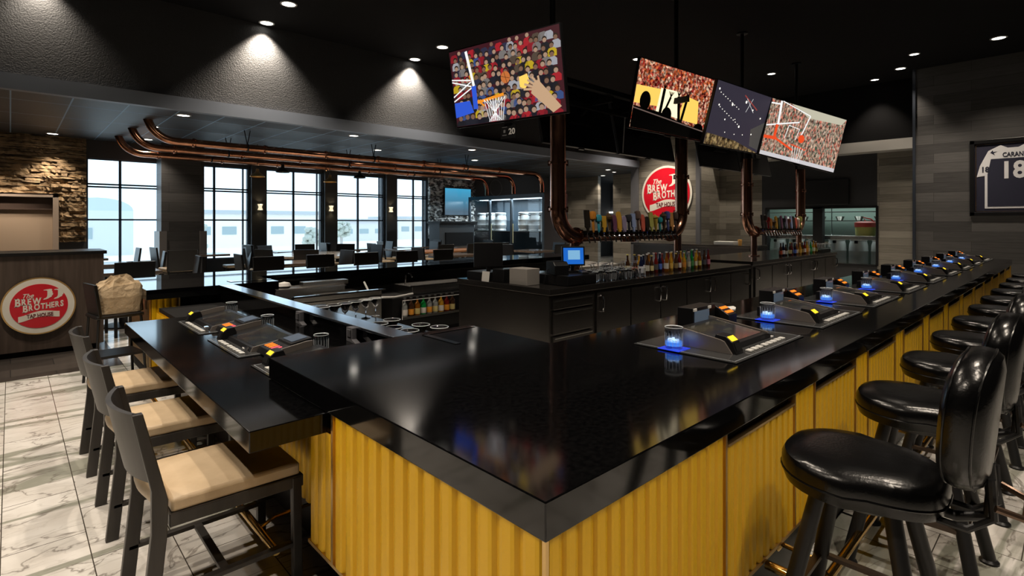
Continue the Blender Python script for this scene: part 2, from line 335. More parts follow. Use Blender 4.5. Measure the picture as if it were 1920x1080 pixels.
# logo wall, pier, and walls of the low zone
struct('wall_logo', B(13.7, 15.15, 7.2, 9.06, 0, ZH), PLANK)
struct('wall_pier', MB().box(13.62, 14.6, 9.06, 9.30, 0, ZH), mat('grey pier paint', (.11, .11, .12), .55))
struct('trim_5', B(13.64, 13.72, 7.10, 7.22, 0, ZH), mat('grey pier paint', (.2, .2, .2)))
struct('wall_planked_low', MB().box(15.2, 15.35, 9.3, 11.1, 0, ZL).box(15.2, 15.35, 11.75, 13.5, 0, ZL), PLANK)
struct('wall_passage', B(18.3, 18.4, 9.3, 13.5, 0, ZL), mat('slate blue passage wall', (.07, .075, .09), .6))
struct('trim_6', B(18.2, 18.3, 10.5, 13.5, 1.78, 1.84), emis('passage light strip', (1, .97, .9), 2.2))
# stone wall with door
def stones(x0, x1, z0, z1, y, hole=None, seed=3, mat_=None, name='wall_stone', dmax=.09):
    random.seed(seed); m = MB(); z = z0
    while z < z1:
        h = random.uniform(.035, .085); x = x0 - random.uniform(0, .3)
        while x < x1:
            l = random.uniform(.15, .5); a, b_ = max(x, x0), min(x + l, x1)
            if hole and z < hole[2] and b_ > hole[1] > a: a = hole[1]
            if b_ - a > .03 and not (hole and a < hole[1] and b_ > hole[0] and z < hole[2]):
                d = random.uniform(.03, dmax); n = 5; base = len(m.v); j = lambda s=.008: random.uniform(-s, s)
                top = [(a + (b_ - a) * k / n, y - d + j(.015), min(z + h, z1) - .004 + j()) for k in range(n + 1)]
                bot = [(a + (b_ - a) * k / n, y - d + j(.015), z + .004 + j()) for k in range(n + 1)]
                tb = [(p[0], y, p[2]) for p in top]; bb = [(p[0], y, p[2]) for p in bot]
                q = top + bot + tb + bb; N = n + 1
                fs = [(k, k + 1, N + k + 1, N + k) for k in range(n)] + [(k, k + 1, 2 * N + k + 1, 2 * N + k) for k in range(n)] + [(N + k, N + k + 1, 3 * N + k + 1, 3 * N + k) for k in range(n)]
                fs += [(0, N, 3 * N, 2 * N), (n, N + n, 3 * N + n, 2 * N + n)]; m.add(q, fs)
            x += l
        z += h
    return struct(name, m, mat_)
SM = add_bump(add_var(mat('stacked ledge stone', (.3, .23, .14), .8), (.13, .085, .045), (.34, .23, .12), 3.5, (1, 1, 3)), 25, .6, .02)
stones(-2.6, 1.09, 1.0, ZL, YW - .02, (-1.0, .675, 1.90), 3, SM, 'wall_stone')
d = B(-.9, .585, YW - .12, YW - .04, 0, 1.86); do = struct('door_1', d, mat('beige door leaf', (.42, .31, .22), .5))
MB().box(-1, -.9, YW - .2, YW - .02, 0, 1.9).box(.585, .67, YW - .2, YW - .02, 0, 1.9).box(-1, .67, YW - .2, YW - .02, 1.855, 1.9).build('door_frame', mat('beige door frame', (.36, .28, .22), .5), do)
MB().box(-.9, .585, YW - .15, YW - .12, 1.62, 1.855).build('transom_panel', mat('brown transom', (.10, .065, .05), .5), do)
SM2 = add_bump(add_var(mat('pale ledge stone with painted glints', (.4, .38, .36), .35), (.10, .095, .09), (.95, .93, .90), 9, (1, 1, 2), lo=.45, hi=.55), 25, .8, .03)  # white patches in the colour stand for daylight sparkle on the stone
stones(9.17, 10.9, .9, ZL - .3, YW - .02, None, 5, SM2, 'wall_stone_accent', .14)
# pillar with planks
p = struct('wall_pillar', B(2.27, 3.06, 13.0, 13.5, 0, ZL), PLANKD)
MB().box(2.23, 2.36, 12.95, 13.5, 0, 1.20).box(2.97, 3.10, 12.95, 13.5, 0, 1.20).build('pilaster_strip', mat('grey wainscot strip', (.17, .16, .155), .4), p)
# pilasters between windows protrude a little
for k, x in enumerate((4.32, 6.107, 7.90)):
    struct('wall_pilaster.%03d' % k if k else 'wall_pilaster', B(x - .17, x + .17, YW - .1, YW, 0, ZL), mat('charcoal pilaster', (.05, .048, .045), .5))

# ================================================================ CEILING FIXTURES
LENS = emis('lit downlight lens', (1, .93, .82), 9)
def downlight(x, y, z, watts, ang, lab, grp, r=.085, cold=False, blend=.7):
    t = thing('downlight', lab, 'ceiling light', (x, y, z), 0, grp)
    MB().lathe([(r, 0), (r * 1.25, 0), (r * 1.25, -.008), (r, -.012)], 24, cap=False).build('trim_ring', mat('white trim ring', (.4, .4, .4), .5), t, smooth=True)
    MB().lathe([(0, -.004), (r, -.004)], 24).build('lens', LENS, t)
    spot(t, (0, 0, -.03), watts, ang, blend, .04); return t
G1 = 'round downlights in the low ceiling'
for (x, y, l, wt) in ((1.94, 9.45, 'first downlight behind the grey beam, above the far bar corner', L_LOW), (.57, 13.05, 'round downlight above the stone wall', L_LOW * 2.2),
                  (1.78, 10.92, 'downlight beside the bent end of the middle copper pipe', L_LOW), (1.98, 12.66, 'downlight beside the bent end of the farthest copper pipe', L_LOW),
                  (4.75, 9.45, 'second downlight just behind the grey beam', L_LOW), (6.08, 10.94, 'downlight above the middle of the copper pipes', L_LOW), (7.62, 9.45, 'third downlight just behind the grey beam', L_LOW),
                  (8.92, 10.95, 'downlight above the pipes near the keg cooler', L_LOW), (13.55, 10.09, 'nearer downlight by the passage past the taps', L_LOW), (15.1, 11.46, 'farther downlight by the passage past the taps', L_LOW)):
    downlight(x, y, ZL, wt, 88 if x == .57 else 110, l, G1)
downlight(-.4, 12.85, ZL, L_LOW * 2.2, 85, 'round downlight above the beige door', G1)
downlight(13.56, 2.6, ZH, L_HIGH * .6, 80, 'downlight near the dark corner trim of the planked wall', 'round downlights in the high black ceiling')
G2 = 'round downlights in the high black ceiling'
for x, y, wt, l in ((12.75, 8.15, 420, 'added high downlight washing the wall with the large round sign'), (13.9, 6.6, 260, 'added high downlight washing the planked wall left of the kitchen window'), (14.2, 3.2, 150, 'added high downlight washing the planked strip right of the kitchen window')):
    downlight(x, y, ZH, wt, 84, l, G2, .075)  # extra lamps added to brighten the sign wall and planked walls
for x, y, wt, l in ((14.3, 10.4, 60, 'added low downlight by the planked wall past the pier'), (14.2, 12.5, 70, 'added low downlight by the planked wall beside the keg cooler')):
    downlight(x, y, ZL, wt, 110, l, G1, .07)  # two more lamps added where the planked walls stayed dim
hi = [(3.015, 8.96, 'high downlight nearest the wall, above the left light fan', 78), (5.817, 8.96, 'high downlight nearest the wall, left of the basketball screen', 78), (2.99, 8.0, 'high downlight at the top edge, left of centre', 100),
      (5.78, 8.03, 'high downlight partly behind the basketball screen', 100), (12.57, 1.0, 'high downlight over the framed jersey', 100), (.26, 8.96, 'high downlight above the host stand', 79)]
for x, y, l, a in hi:
    g = a < 80
    downlight(x, y + (.04 if g else 0), ZH, L_HIGH * ((4.0 if a == 78 else 1.0) if g else 1), 98 if g else 110, l, G2, .095, blend=.9 if g else .7)
for k, (x, y) in enumerate(((1.2, 2.6), (1.4, -1.2), (4.0, .2), (6.6, 1.6), (9.6, .6), (.2, 5.2), (-1.4, 2.2), (3.0, 2.9), (9.0, 6.0), (-1.2, 7.5), (12.0, 4.6), (12.3, 7.9), (-.5, 5.7), (-.9, 3.4), (-.7, .9), (2.2, -.6), (12.6, 2.2))):  # lamps added to brighten the bar room, mostly out of view
    downlight(x, y, ZH, L_BAR, 100, 'added round downlight in the black ceiling over the bar room, number %s from the left' % ORD[k], G2, .075)

# copper pipes under the low ceiling
def arc(c, r, a0, a1, ax, n=8):
    out = []
    for k in range(n + 1):
        a = a0 + (a1 - a0) * k / n
        out.append((c[0] + r * math.cos(a), c[1], c[2] + r * math.sin(a)) if ax == 'xz' else (c[0] + r * math.cos(a), c[1] + r * math.sin(a), c[2]))
    return out
def flange(m, p, axis, r):
    m.at(p, 0, 0, PI / 2 if axis == 'x' else 0).lathe([(r, -.012), (r + .018, -.012), (r + .018, .012), (r, .012)], 20)
    for k in range(4):
        a = PI / 4 + k * PI / 2; m.box((r + .015) * math.cos(a) - .008, (r + .015) * math.cos(a) + .008, (r + .015) * math.sin(a) - .008, (r + .015) * math.sin(a) + .008, -.03, .03)
    m.at()
PL = ['copper pipe under the low ceiling, nearest of the three runs', 'copper pipe under the low ceiling, middle of the three runs', 'copper pipe under the low ceiling, farthest from the bar']
for k, y in enumerate((10.25, 11.4, 12.6)):
    z = 2.72; r = .062; x0 = 2.0 - .05 * k; x1 = 10.75
    t = thing('copper_pipe', PL[k], 'pipe', (0, 0, 0), 0, 'copper pipe runs above the dining area')
    rb = .40
    # the run turns up into the ceiling at its left end and down into the keg cooler at the right
    pts = arc((x0, y, z + rb), rb, PI, 1.5 * PI, 'xz', 10) + arc((x1 - .35, y, z - .35), .35, PI / 2, 0, 'xz', 10) + [(x1, y, 2.22)]
    pts = [(x0 - rb, y, ZL + .02)] + [p_ for p_ in pts if p_[2] < ZL + .02]
    MB().tube(pts, r, 18).build('pipe_run', COPPER, t, smooth=True)
    xx = x0 + .25
    while xx < x1 - .5:
        c = MB(); flange(c, (xx, y, z), 'x', r); c.build('flange', COPPER, t, smooth=True); xx += 1.15
    for xx in (3.1, 5.6, 8.1):
        h = MB(); h.bar((xx, y, z + .05), (xx - .05, y, ZL), .012).bar((xx, y, z + .05), (xx + .05, y, ZL), .012).at((xx, y, z), 0, 0, PI / 2).lathe([(r + .003, -.012), (r + .012, -.012), (r + .012, .012), (r + .003, .012)], 16).at()
        h.build('hanger', IRON, t)
# pendant lamps
BARN = mat('dark barn shade', (.03, .028, .025), .35, metal=.5)
for k, (x, y, z, br) in enumerate(((3.80, 11.9, 2.34, 1), (4.32, 11.9, 2.47, 0), (5.39, 11.9, 2.31, 1), (6.13, 11.9, 2.45, 0))):
    t = thing('pendant_lamp', '%s barn pendant lamp, %s from the left' % (('brass toned', 'dark shaded')[1 - br], ORD[k]), 'pendant lamp', (x, y, z), 0, 'pendant lamps before the windows')
    s_ = 1.0
    MB().lathe([(.14 * s_, 0), (.145, .012), (.12, .05), (.06, .085), (.035, .12), (.03, .17), (0, .18)], 20, cap=False).build('shade', GOLDTRIM if br else BARN, t, smooth=True)
    MB().tube([(0, 0, .17), (0, 0, ZL - z)], .006, 6).build('stem', IRON, t)
    MB().lathe([(0, .01), (.03, .03), (.025, .06), (0, .07)], 10).build('bulb', emis('warm bulb', (1, .75, .4), 3), t, smooth=True)
# wall sconces
for k, x in enumerate((4.33, 6.087, 7.846)):
    t = thing('wall_sconce', 'up and down wall sconce on the %s pilaster between windows' % ORD[k], 'wall lamp', (x, YW - .1, 1.75), 0, 'wall sconces between the windows')
    MB().prism([(-.05, -.07), (-.025, 0), (-.05, .07), (.05, .07), (.025, 0), (.05, -.07)], -.07, 0, 'y').build('body', mat('lit sconce body', (.6, .55, .45), .5, emit=(1, .85, .55), es=1.0), t)
    for s_ in (-1, 1): spot(t, (0, -.07, .06 * s_), 3.5, 120, .8, .02, (1, .8, .5), (PI if s_ > 0 else 0, 0, 0))

# ================================================================ NEAR BAR
BT = .80; TH = .084; PX, PY = .799, .7515
XE = 11.4
bar = thing('bar_counter', 'long polished black bar counter with mustard corrugated front panels', 'bar counter', (0, 0, 0))
top = MB().prism([(PX, PY), (XE, PY), (XE, 1.7325), (1.88, 1.7325), (1.88, 2.36), (PX, 2.36)], BT - TH, BT).build('countertop', BLACKTOP, bar, bevel=.003)
def corr(x0, x1, z0, z1, plane, axis, amp=.009, pitch=.055, thick=.012):
    L_ = x1 - x0; n = max(1, round(L_ / pitch)); pr = []
    for k in range(n):
        a = x0 + L_ * k / n; q = L_ / n
        for s_, dd in ((0, 0), (.06, 0), (.16, .9), (.30, 1.1), (.66, 1.1), (.80, .9), (.90, 0)): pr.append((a + q * s_, -dd * amp))
    pr.append((x1, 0)); m = MB(); v = []
    for (a, d_) in pr:
        for z in (z0, z1): v.append((a, plane + d_, z) if axis == 'y' else (plane + d_, a, z))
    f = [(2 * i, 2 * i + 2, 2 * i + 3, 2 * i + 1) for i in range(len(pr) - 1)]
    n0 = len(v)
    for a in (x0, x1):
        for z in (z0, z1): v.append((a, plane + thick, z) if axis == 'y' else (plane + thick, a, z))
    L2 = 2 * (len(pr) - 1)
    f += [(n0, n0 + 2, n0 + 3, n0 + 1), (0, n0, n0 + 1, 1), (L2, n0 + 2, n0 + 3, L2 + 1)]
    return m.add(v, f)
ZB, ZT = .205, BT - TH
core = MB().prism([(PX + .03, PY + .03), (XE - .5, PY + .03), (XE - .5, 1.2), (1.5, 1.2), (1.5, 1.75), (PX + .03, 1.75)], .19, ZT).build('bar_body', BLACKMATT, bar)
MB().prism([(PX + .06, PY + .035), (XE - .5, PY + .035), (XE - .5, 1.15), (1.45, 1.15), (1.45, 1.75), (PX + .06, 1.75)], 0, .19).build('kick_plate', mat('dark kick plate', (.035, .032, .032), .4), bar)
def panel(*a, **k): o = corr(*a, **k).build('corrugated_panel', YEL, bar, fix=False); return o
panel(PX + .012, 1.615, ZB, ZT, PY + .016, 'y')
panel(PY + .012, 1.750, ZB, ZT, PX + .016, 'x', amp=.011, pitch=.075)
tr = MB().box(PX + .002, PX + .012, PY + .002, PY + .012, ZB, ZT).box(1.617, 1.628, PY + .004, PY + .03, ZB, ZT).box(PX + .004, PX + .03, 1.752, 1.766, ZB, ZT)
k = 0; x = 1.63
while x < 10.6:
    x1 = x + .57
    panel(x + .006, x1, ZB, ZT - .042, PY + .016, 'y')
    tr.box(x + .004, x1, PY + .004, PY + .028, ZT - .044, ZT - .036)
    panel(x1 + .012, x1 + .225, ZB, ZT, PY + .016, 'y'); tr.box(x1 + .001, x1 + .010, PY + .004, PY + .03, ZB, ZT).box(x1 + .226, x1 + .234, PY + .004, PY + .03, ZB, ZT)
    x = x1 + .235
tr.box(PX + .01, 10.8, PY + .004, PY + .03, ZB - .012, ZB).box(PX + .004, PX + .03, PY + .01, 1.96, ZB - .012, ZB)
tr.build('gold_edge_trim', GOLDTRIM, bar, label='thin gold edge trims')
for a in (2.195 + .805 * i for i in range(0)): pass
# brass foot rail on the right
t = thing('foot_rail', 'polished brass foot rail along the front of the long bar', 'foot rail', (0, 0, 0))
MB().tube([(1.95, .765, .165), (1.95, .70, .165), (1.955, .64, .15), (1.99, .62, .13), (2.06, .615, .12), (10.8, .615, .12)], .016, 12).build('rail', BRASS, t, smooth=True)
for i in range(11):
    x = 2.1 + i * .82
    MB().tube([(x, .785, .175), (x, .66, .17), (x, .615, .13)], .009, 8).at((x, .785, .175), 0, PI / 2).lathe([(.03, 0), (.03, .01), (.012, .02)], 14).build('bracket', BRASS, t, smooth=True)
# lower counter on the left
low = thing('lower_bar_counter', 'lower black counter with three chairs pulled up and inset game terminals', 'bar counter', (0, 0, 0))
LZ = .712
MB().box(.55, 1.42, 1.80, 4.33, LZ - .07, LZ).build('countertop', BLACKTOP, low, bevel=.003)
MB().box(.93, 1.42, 1.96, 5.42, .19, LZ - .07).build('bar_body', BLACKMATT, low)
MB().box(.96, 1.42, 1.96, 5.42, 0, .19).build('kick_plate', MC['dark kick plate'], low)
MB().box(1.42, 1.50, 2.36, 5.42, 0, .786).build('partition', BLACKTOP, low, bevel=.002)
MB().box(1.40, 1.52, 2.36, 5.44, .786, .80).build('partition_cap', mat('polished steel cap', (.66, .72, .80), .16, metal=1), low, bevel=.002)
corr(1.768, 1.955, ZB, LZ - .07, PX + .016, 'x').build('corrugated_panel', YEL, low, fix=False)
y = 1.97
while y < 5.2:
    corr(y, min(y + .78, 5.40), ZB, LZ - .10, .915, 'x').build('corrugated_panel', YEL, low, fix=False); y += .80
MB().box(PX + .02, .93, 1.955, 1.965, ZB, LZ - .07).build('panel_return', GOLDTRIM, low)
t = thing('foot_rail', 'brass foot rail under the lower counter behind the tan chairs', 'foot rail', (0, 0, 0))
MB().tube([(.74, 2.1, .12), (.74, 5.0, .12)], .015, 10).lathe([(0, -.02), (.028, -.01), (.028, .02), (0, .03)], 12, (.74, 5.0, .12)).build('rail', BRASS, t, smooth=True)
for y in (2.3, 3.1, 3.9, 4.7): MB().tube([(.97, y, .15), (.8, y, .15), (.74, y, .125)], .008, 8).build('bracket', BRASS, t, smooth=True)
for k, y in enumerate((2.79, 3.52)):
    o = MB().box(1.375, 1.40, y - .035, y + .035, LZ + .001, .79)
    for q in range(8): o.box(1.368, 1.376, y - .022, y + .022, LZ + .03 + q * .005, LZ + .0325 + q * .005)
    o.prism([(y - .035, LZ + .001), (y - .085, LZ + .001), (y - .035, LZ + .018)], 1.37, 1.40, 'x')
    tag(o.build('ventilation_post', mat('grey ventilated post', (.10, .10, .11), .35)), ('slotted grey post on the partition behind the nearest lower terminals', 'slotted grey post on the partition, farther from the corner')[k], 'vent post', 'vent posts on the partition')
# far bar
far = thing('far_bar_counter', 'far black bar counter reflecting the windows, with yellow end panel', 'bar counter', (0, 0, 0))
MB().prism([(.84, 5.43), (1.935, 5.43), (1.935, 6.075), (7.6, 6.075), (7.6, 6.93), (.84, 6.93)], BT - TH, BT).build('countertop', FARTOP, far, bevel=.003)
MB().prism([(1.10, 5.50), (1.9, 5.50), (1.9, 6.2), (7.5, 6.2), (7.5, 6.6), (1.10, 6.6)], .1, BT - TH).build('bar_body', BLACKMATT, far)
corr(.88, 1.085, .12, BT - TH, 5.50, 'y').build('corrugated_panel', YEL, far, fix=False)
MB().box(1.087, 1.098, 5.47, 5.5, .1, BT - TH).box(.87, .88, 5.48, 6.6, .1, BT - TH).build('gold_edge_trim', GOLDTRIM, far)
MB().prism([(.885, 5.53), (1.9, 5.53), (1.9, 6.22), (7.4, 6.22), (7.4, 6.58), (.885, 6.58)], 0, .10).build('kick_plate', BLACKMATT, far)
corr(5.51, 6.6, .12, BT - TH, .896, 'x').build('corrugated_panel', YEL, far, fix=False)
MB().prism([(1.55, 5.62), (1.93, 5.62), (1.93, 5.66), (1.59, 5.66), (1.59, 5.75), (1.55, 5.75)], BT, BT + .004).build('metal_inlay', CHROME, far)
tag(MB().box(1.53, 1.56, 2.02, 2.30, BT, BT + .003).box(1.53, 1.87, 2.29, 2.30, BT, BT + .003).build('counter_inlay_trim', CHROME), 'thin L-shaped metal trim let into the counter by the steel cabinet', 'trim')

# ================================================================ STOOLS
def make_stool():
    t = thing('bar_stool', '', 'bar stool', (0, 0, 0), 0, 'padded black stools along the long bar')
    # seat: rounded front, slightly waisted, crowned
    def outline(a, s_=1.0):
        x = .188 * math.copysign(abs(math.cos(a)) ** .72, math.cos(a)); y = .205 * math.copysign(abs(math.sin(a)) ** .75, math.sin(a))
        if y > 0: x *= 1.12 - .1 * (y / .22) ** 2
        else: x *= 1 - .10 * (-y / .22)
        return x * s_, y * s_
    n = 40; m = MB(); rings = [(.10, -.018), (.86, -.018), (.97, -.010), (1.0, .008), (1.015, .030), (1.01, .052), (.97, .070), (.88, .080), (.6, .086), (.25, .088)]
    v = []; f = []
    for s_, z in rings:
        for k in range(n): x, y = outline(2 * PI * k / n, s_); v.append((x, y, .595 + z + .012 * (y / .22) ** 3 * s_))
    for j in range(len(rings) - 1):
        for k in range(n): f.append((j * n + k, j * n + (k + 1) % n, (j + 1) * n + (k + 1) % n, (j + 1) * n + k))
    f += [tuple(range(n))[::-1], tuple(range((len(rings) - 1) * n, len(rings) * n))]
    m.add(v, f).build('seat', LEATHER, t, smooth=True)
    pts = [(x_, y_, .617 + .012 * (y_ / .225) ** 3) for x_, y_ in (outline(2 * PI * k / n, 1.013) for k in range(n + 1))]
    MB().tube(pts, .0035, 6, False).build('seat_piping', LEATHER, t, smooth=True)
    MB().lathe([(.13, .555), (.15, .575), (.15, .580), (.10, .581)], 24).build('seat_base', IRON, t, smooth=True)
    # backrest: egg shaped pad
    nb = 32; v = []; f = []
    prof = [(.15, -.052), (.70, -.052), (.90, -.044), (.98, -.028), (1.0, -.008), (1.0, .010), (.96, .030), (.84, .046), (.60, .054), (.15, .058)]
    for s_, dy in prof:
        for k in range(nb):
            a = 2 * PI * k / nb; c, s1 = math.cos(a), math.sin(a)
            x = .20 * math.copysign(abs(c) ** .72, c); z = .182 * math.copysign(abs(s1) ** .78, s1)
            x *= 1.0 + .10 * (z / .18) * (1 if z > 0 else 1.3)
            x *= s_; z *= s_
            y = dy + .35 * x * x + .10 * z * -1
            v.append((x, -.255 + y - .00, .855 + z))
    for j in range(len(prof) - 1):
        for k in range(nb): f.append((j * nb + k, j * nb + (k + 1) % nb, (j + 1) * nb + (k + 1) % nb, (j + 1) * nb + k))
    f += [tuple(range(nb))[::-1], tuple(range((len(prof) - 1) * nb, len(prof) * nb))]
    MB().add(v, f).build('backrest', LEATHER, t, smooth=True)
    for s_ in (-.052, .047):
        j = 3 if s_ < 0 else 6; ring = [Vector(v[j * nb + k % nb]) for k in range(nb + 1)]
        MB().tube([tuple(p) for p in ring], .003, 6, False).build('backrest_piping', LEATHER, t, smooth=True)
    MB().tube([(0, -.10, .580), (0, -.22, .575), (0, -.285, .60), (0, -.292, .66), (0, -.285, .74)], .014, 10).tube([(-.07, -.14, .583), (-.07, -.25, .578), (-.06, -.30, .62), (-.06, -.295, .72)], .010, 8).tube([(.07, -.14, .583), (.07, -.25, .578), (.06, -.30, .62), (.06, -.295, .72)], .010, 8).build('back_bracket', IRON, t, smooth=True)
    MB().tube([(-.09, -.305, .66), (-.07, -.36, .645), (.07, -.36, .645), (.09, -.305, .66)], .009, 8).build('pull_handle', mat('worn bronze handle', (.13, .085, .06), .35, metal=.8), t, smooth=True)
    for sx in (-1, 1):
        for sy in (-1, 1):
            l = MB().tube([(.09 * sx, .09 * sy, .575), (.20 * sx, .20 * sy, .012)], [.0225, .0235], 14)
            lo = l.build('leg', IRON, t, smooth=True)
            MB().lathe([(.033, 0), (.033, .008), (.024, .016)], 14, (.20 * sx, .20 * sy, 0)).build('foot_glide', IRON, lo, smooth=True)
    q = .158
    MB().bar((-q, q, .24), (q, q, .24), .014, .022).bar((-q, -q, .24), (q, -q, .24), .014, .022).bar((-q, -q, .24), (-q, q, .24), .014, .022).bar((q, -q, .24), (q, q, .24), .014, .022).build('footrest', mat('dark bronze bar', (.10, .075, .06), .35, metal=.7), t)
    return t
st0 = make_stool()
SL = ['nearest black padded bar stool at the right edge, seat and backrest fully in view', 'second black padded bar stool along the bar, behind the nearest one'] + ['%s black padded bar stool along the long bar counting from the nearest' % ORD[k] for k in range(2, 11)]
for i in range(11):
    loc = (1.875 + .81 * i, .455, 0)
    if i == 0: st0.location = loc; st0['label'] = SL[0]; st0.rotation_euler = (0, 0, .02)
    else: dup(st0, loc, random.uniform(-.05, .05), SL[i])

# ================================================================ LEFT CHAIRS
def make_chair(scale=1, seatz=.46, topz=.76):
    t = thing('dining_chair', '', 'chair', (0, 0, 0))
    # local: faces +y, back at y=0, seat to y=.46, width +-.20
    w_ = .20
    MB().prism([(-w_, .03), (w_, .03), (w_ + .015, .47), (-w_ - .015, .47)], seatz - .10, seatz - .055).build('seat_frame', DARKWOOD, t, bevel=.004)
    v = []; nx, ny = 10, 10
    m = MB()
    def pt(u, vv, top):
        e = 1 - max(abs(2 * u - 1), abs(2 * vv - 1)) ** 6
        x = (2 * u - 1) * (w_ - .004 + .012 * vv); y = .035 + .425 * vv
        return (x, y, seatz - .055 + (.045 + .014 * e if top else 0))
    m.grid(lambda a, b_: pt(a, b_, 1), nx, ny); m.grid(lambda a, b_: pt(a, b_, 0), nx, ny)
    N = (nx + 1) * (ny + 1); ed = [i for i in range(nx)]
    border = [i for i in range(nx + 1)] + [(j + 1) * (nx + 1) - 1 for j in range(1, ny + 1)] + [ny * (nx + 1) + i for i in range(nx - 1, -1, -1)] + [j * (nx + 1) for j in range(ny - 1, 0, -1)]
    for a, b_ in zip(border, border[1:] + border[:1]): m.f.append((a, b_, b_ + N, a + N))
    m.build('seat_cushion', TAN, t, smooth=True, bevel=.010)
    # tan rear roll of the cushion, seen below the back panel
    MB().grid(lambda a, b_: ((2 * a - 1) * .17, .030 - .055 * math.sin(PI * (b_ * .8 + .1)) * (1 - (2 * a - 1) ** 2 * .6) - .012, seatz - .05 + .10 * b_), 10, 6).build('rear_cushion_roll', TAN, t, smooth=True)
    for s_ in (-1, 1):
        x = s_ * .198
        # rear leg and back post in one swept piece
        pr = [(-.012, 0), (.022, seatz - .12), (.025, seatz), (-.045, topz), (-.075, topz), (-.022, seatz + .04), (-.022, seatz - .10), (-.058, 0)]
        MB().prism([(p_[0], p_[1]) for p_ in pr], x - .014, x + .014, 'x').build('rear_leg', DARKWOOD, t, bevel=.003)
        MB().bar((x * 1.02, .445, seatz - .06), (x * 1.02, .45, 0), .030, .034).build('front_leg', DARKWOOD, t, bevel=.003)
        MB().bar((x, -.03, .145), (x, .44, .145), .016, .028).build('side_stretcher', DARKWOOD, t, bevel=.002)
    def bk(u, vv, dd):
        a = (2 * u - 1); z = seatz + .065 + (topz - seatz - .065) * vv
        lean = .02 - .065 * (z - seatz) / (topz - seatz)
        return (a * .198, lean - .045 * (1 - a * a) - .02 + dd, z)
    m = MB().grid(lambda a, b_: bk(a, b_, -.008), 14, 5).grid(lambda a, b_: bk(a, b_, .008), 14, 5); N = 15 * 6
    border = [i for i in range(15)] + [(j + 1) * 15 - 1 for j in range(1, 6)] + [5 * 15 + i for i in range(13, -1, -1)] + [j * 15 for j in range(4, 0, -1)]
    for a, b_ in zip(border, border[1:] + border[:1]): m.f.append((a, b_, b_ + N, a + N))
    m.build('back_panel', DARKWOOD, t, smooth=True)
    MB().bar((-.19, .20, .145), (.19, .20, .145), .016, .028).build('cross_stretcher', DARKWOOD, t, bevel=.002)
    return t
ch0 = make_chair()
for i, (y, l) in enumerate(((2.27, 'nearest tan seated wooden chair at the lower counter'), (3.07, 'middle tan seated chair of the three at the lower counter'), (3.87, 'farthest tan seated chair of the three, nearest the host stand'))):
    loc = (.355, y, 0)
    if i == 0: c = ch0; c.location = loc; c.rotation_euler = (0, 0, -PI / 2); c['label'] = l
    else: c = dup(ch0, loc, -PI / 2, l)
    c['group'] = 'tan seated chairs at the lower counter'

# ================================================================ GAME TERMINALS
SCR = mat('dark game screen glass', (.015, .016, .018), .08, emit=(.02, .025, .03), es=.25)
def screen_mat():
    m = mat('dim game screen picture', (.01, .012, .014), .08); nt, b, L = nodes(m)
    tc = nn(nt, 'ShaderNodeTexCoord'); vo = nn(nt, 'ShaderNodeTexVoronoi'); vo.inputs['Scale'].default_value = 14; vo.distance = 'CHEBYCHEV'
    r = ramp(nt, [(0, (.02, .03, .04)), (.5, (.03, .02, .015)), (1, (.10, .09, .05))]); L.new(tc.outputs['Object'], vo.inputs['Vector']); L.new(vo.outputs['Color'], r.inputs[0])
    L.new(r.outputs[0], b.inputs['Emission Color']); b.inputs['Emission Strength'].default_value = .35; return m
SCRP = screen_mat()
YLED = emis('yellow lit label', (1, .62, .02), 1.6); OLED = emis('orange led segments', (1, .20, .01), 1.6); BLED = emis('blue lit coaster', (.02, .07, 1), .7)
PLED = emis('pink led segments', (1, .12, .15), 1.2); LCD = mat('grey blue lcd', (.05, .06, .08), .15, emit=(.25, .34, .45), es=.16)
KEY = mat('white button caps', (.55, .55, .53), .35); SATIN = mat('satin bronze console side', (.30, .265, .24), .32, metal=.6)
